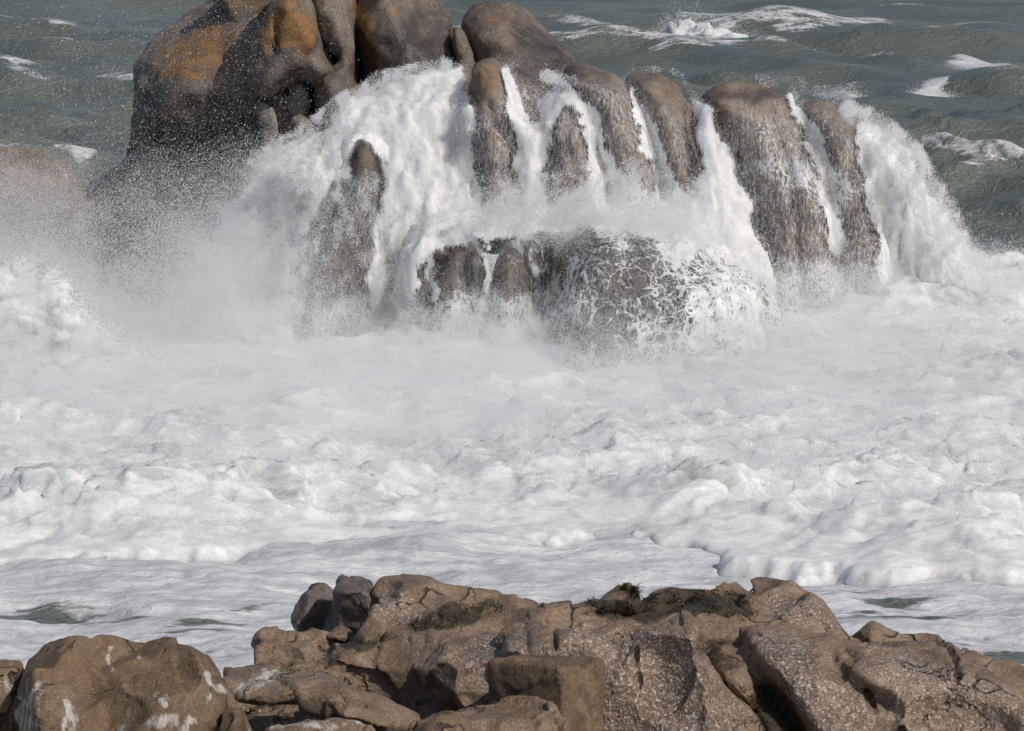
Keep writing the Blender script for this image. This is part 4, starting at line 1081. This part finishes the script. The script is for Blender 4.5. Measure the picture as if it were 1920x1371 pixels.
shore('F10', 'rock_block', 'squared granite block with a dark left face and sunlit right face', 'rock block',
      Solid(.04).box(c + np.array([.04, .30, -.14]), (.26, .33, .45), Euler((-.06, .05, .93)), .03), amp=.02, vox=.016, mat=MAT_FRONT_BROWN, facet=(2.5, .01), dry=True, chip=(4, .012, .15))
shore('F11', 'boulder', 'low rounded boulder in front of the squared block at the bottom edge', 'boulder',
      Solid().bulge([(800, 1345), (830, 1322), (880, 1320), (930, 1316), (1000, 1312), (1040, 1330), (1062, 1371), (1060, 1720), (790, 1720)], 28.2, .35, .16, az=.3))
shore('F11b', 'boulder', 'small dark rounded stone at the bottom edge left of the block', 'boulder',
      Solid().bulge([(760, 1372), (790, 1340), (815, 1328), (850, 1330), (880, 1350), (900, 1371), (910, 1720), (750, 1720)], 28.0, .25, .14), mat=MAT_FRONT_BROWN, facet=(2, .02))
shore('F12', 'rock_slab', 'overhanging slab with a dark shaded hollow at the lower left', 'rock slab',
      Solid(.06).bulge([(438, 1298), (470, 1276), (540, 1264), (620, 1268), (700, 1285), (755, 1310), (790, 1345), (800, 1371), (700, 1345), (640, 1338), (560, 1318), (480, 1310)], 28.9, .45, .10, az=.5)
      .bulge([(450, 1330), (560, 1335), (700, 1350), (800, 1365), (800, 1720), (440, 1720)], 29.1, .3, .1))
shore('F13', 'boulder', 'low dark pink boulder cut by the bottom frame edge', 'boulder',
      Solid().bulge([(480, 1372), (530, 1352), (600, 1346), (660, 1350), (720, 1371), (740, 1720), (470, 1720)], 28.0, .3, .16))
shore('F14', 'rock', 'small brown rock between the stained boulder and the hollow slab', 'rock',
      Solid().bulge([(400, 1345), (425, 1322), (450, 1318), (480, 1335), (500, 1720), (395, 1720)], 28.4, .25, .12), mat=MAT_FRONT_BROWN)
print('shore', round(time.time() - T00, 1))

# ------------------------------------------------------------------ seaweed tufts on the rocks (blades rooted where the rock surface is)
bpy.context.view_layer.update()
dg = bpy.context.evaluated_depsgraph_get()
def hit(px, py):
    x, y, z = ray(px, py)
    dv = Vector((float(x), float(y), float(z))).normalized()
    o = Vector(CAM) + dv * 24.0
    ok, loc, nor, _, ob, _ = SC.ray_cast(dg, o, dv, distance=14)
    if ok and ob and not ob.name.startswith(('sea', 'breaking')): return loc, nor
    return None
def weed(label, poly, n, ln, seed, up=.6):
    r = random.Random(seed); poly = np.array(poly, float)
    V = []; Fc = []
    lo, hi = poly.min(0), poly.max(0); tries = 0; made = 0
    while made < n and tries < n * 6:
        tries += 1
        x, y = r.uniform(lo[0], hi[0]), r.uniform(lo[1], hi[1])
        if poly_sdf(np.array(x), np.array(y), poly) > 0: continue
        if pn(x / 22, y / 14, seed) < -.12: continue
        h = hit(x, y)
        if not h: continue
        p, nrm = h
        a = r.uniform(0, 6.28)
        side = Vector((math.cos(a), math.sin(a), 0)); dirn = (nrm * .5 + Vector((r.gauss(0, .6), r.gauss(0, .6), up * r.uniform(.2, 1)))).normalized()
        L = ln * (.85 if ln < .05 else 1) * r.uniform(.5, 1.4); wd = r.uniform(.004, .010)
        b = len(V); q = p - nrm * .012; bend = Vector((r.gauss(0, .4), r.gauss(0, .4), -.5))
        for s in range(4):
            f = s / 3
            c_ = q + dirn * L * f + bend * L * f * f * .6
            w_ = wd * (1 - f * .85)
            V += [c_ - side * w_, c_ + side * w_]
        for s in range(3): Fc.append((b + 2 * s, b + 2 * s + 1, b + 2 * s + 3, b + 2 * s + 2))
        made += 1
    if not Fc: return
    ob = to_mesh('seaweed', np.array([tuple(v) for v in V]), np.array(Fc), MAT_WEED)
    recentre(ob)
    tag(ob, label, 'seaweed', 'seaweed clumps on the shore rocks')
weed('olive seaweed clump on the slope left of the crest', [(745, 1182), (800, 1150), (860, 1128), (930, 1128), (960, 1140), (900, 1160), (830, 1178)], 2600, .035, 1)
weed('dark seaweed mat under the pointed rock tip along the crest', [(1090, 1150), (1130, 1135), (1210, 1112), (1330, 1098), (1400, 1115), (1425, 1150), (1400, 1168), (1320, 1148), (1200, 1152)], 3800, .04, 2)
weed('seaweed hanging in the hollow at the lower right', [(1380, 1285), (1430, 1272), (1480, 1310), (1512, 1371), (1450, 1371), (1410, 1330)], 2200, .04, 3, 0)
weed('thin strip of seaweed along the joint below the dark rocks', [(600, 1228), (660, 1200), (740, 1180), (770, 1188), (690, 1215), (620, 1240)], 1500, .03, 4)
weed('yellowish weed fringe on the low ledge by the flat boulder', [(510, 1262), (540, 1240), (570, 1238), (575, 1252), (540, 1268)], 500, .03, 5)
weed('bristly weed tuft on the tip of the pointed rock', [(1165, 1108), (1178, 1084), (1196, 1092), (1202, 1122), (1185, 1118)], 240, .075, 6, 1.2)
weed('little bristly tuft of weed at the left end of the crest hollow', [(1098, 1134), (1106, 1120), (1116, 1122), (1122, 1140)], 120, .06, 7, 1.2)
weed('short weed stubble along the back edge of the crest', [(850, 1108), (900, 1112), (980, 1126), (1080, 1130), (1080, 1142), (960, 1136), (860, 1120)], 900, .025, 8)

# ------------------------------------------------------------------ limpets and snails
def shell(name, label, cat, group, px, py, r, mat, tall):
    h = hit(px, py)
    if not h: return
    p, nrm = h
    n = 12; V = []; Fc = []
    for i, (rr, hh) in enumerate(((1, -.15), (.93, .15), (.7, .5), (.36, .82), (.12, .96))):
        for j in range(n):
            a = 2 * math.pi * j / n; w = 1 + .05 * math.cos(a * 6)
            V.append((rr * w * math.cos(a) * r, rr * w * math.sin(a) * r * .85, hh * tall * r))
    for i in range(4):
        for j in range(n): Fc.append((i * n + j, i * n + (j + 1) % n, (i + 1) * n + (j + 1) % n, (i + 1) * n + j))
    q = nrm.to_track_quat('Z', 'Y')
    ob = to_mesh(name, np.array(V), np.array(Fc), mat)
    ob.location = p; ob.rotation_mode = 'QUATERNION'; ob.rotation_quaternion = q
    tag(ob, label, cat, group)
for px, py, r in ((456, 1328, .011), (464, 1333, .012), (472, 1336, .011), (486, 1334, .017), (524, 1343, .014), (531, 1341, .011), (568, 1345, .013)):
    shell('limpet', 'small pale limpet in the shaded hollow of the overhanging slab', 'limpet', 'limpets in the shaded hollow', px, py, r, MAT_BARN, .7)
k_ = NT('snail_shell'); MAT_SNAIL = k_.done(k_.bsdf((.12, .065, .03), .45))
for px, py, r in ((1152, 1298, .018), (1163, 1342, .014), (1282, 1277, .016)):
    shell('sea_snail', 'small brown sea snail on the steep glistening rock face', 'sea snail', 'snails on the wet rock face', px, py, r, MAT_SNAIL, .9)

# ------------------------------------------------------------------ light, sky, camera
SUN_EL, SUN_AZ = math.radians(42), math.radians(132)       # azimuth measured from straight ahead towards the right
sd = Vector((math.cos(SUN_EL) * math.sin(SUN_AZ), math.cos(SUN_EL) * math.cos(SUN_AZ), math.sin(SUN_EL)))
sl = bpy.data.lights.new('sun', 'SUN'); sl.energy = 3.08; sl.angle = math.radians(.53); sl.color = (1, .93, .86)
so = bpy.data.objects.new('sun', sl); COL.objects.link(so)
so.rotation_euler = (-sd).to_track_quat('-Z', 'Y').to_euler(); so.location = (30, -10, 40)
wd = bpy.data.worlds.new('World'); SC.world = wd; wd.use_nodes = True
nt = wd.node_tree; bg = nt.nodes['Background']
sky = nt.nodes.new('ShaderNodeTexSky'); sky.sky_type = 'NISHITA'; sky.sun_disc = False
sky.sun_elevation = SUN_EL; sky.sun_rotation = SUN_AZ; sky.air_density = 1.0; sky.dust_density = 1.6; sky.ozone_density = 1.0
nt.links.new(sky.outputs[0], bg.inputs[0]); bg.inputs[1].default_value = .07
cd = bpy.data.cameras.new('camera'); co = bpy.data.objects.new('camera', cd); COL.objects.link(co)
co.location = CAM; co.rotation_euler = (math.pi / 2 - PITCH, 0, 0)
cd.sensor_width = 36; cd.sensor_fit = 'HORIZONTAL'; cd.lens = F / W * 36; cd.clip_start = .1; cd.clip_end = 20000
SC.camera = co
SC.view_settings.view_transform = 'Standard'; SC.view_settings.look = 'None'
SC.view_settings.exposure = 0.0; SC.view_settings.gamma = 1.0
cy = SC.cycles
cy.max_bounces = 6; cy.diffuse_bounces = 4; cy.glossy_bounces = 2; cy.transmission_bounces = 3; cy.transparent_max_bounces = 12
cy.caustics_reflective = False; cy.caustics_refractive = False
cy.use_denoising = True; cy.denoiser = 'OPENIMAGEDENOISE'; cy.denoising_input_passes = 'RGB_ALBEDO_NORMAL'; cy.denoising_prefilter = 'ACCURATE'
print('script', round(time.time() - T00, 1))
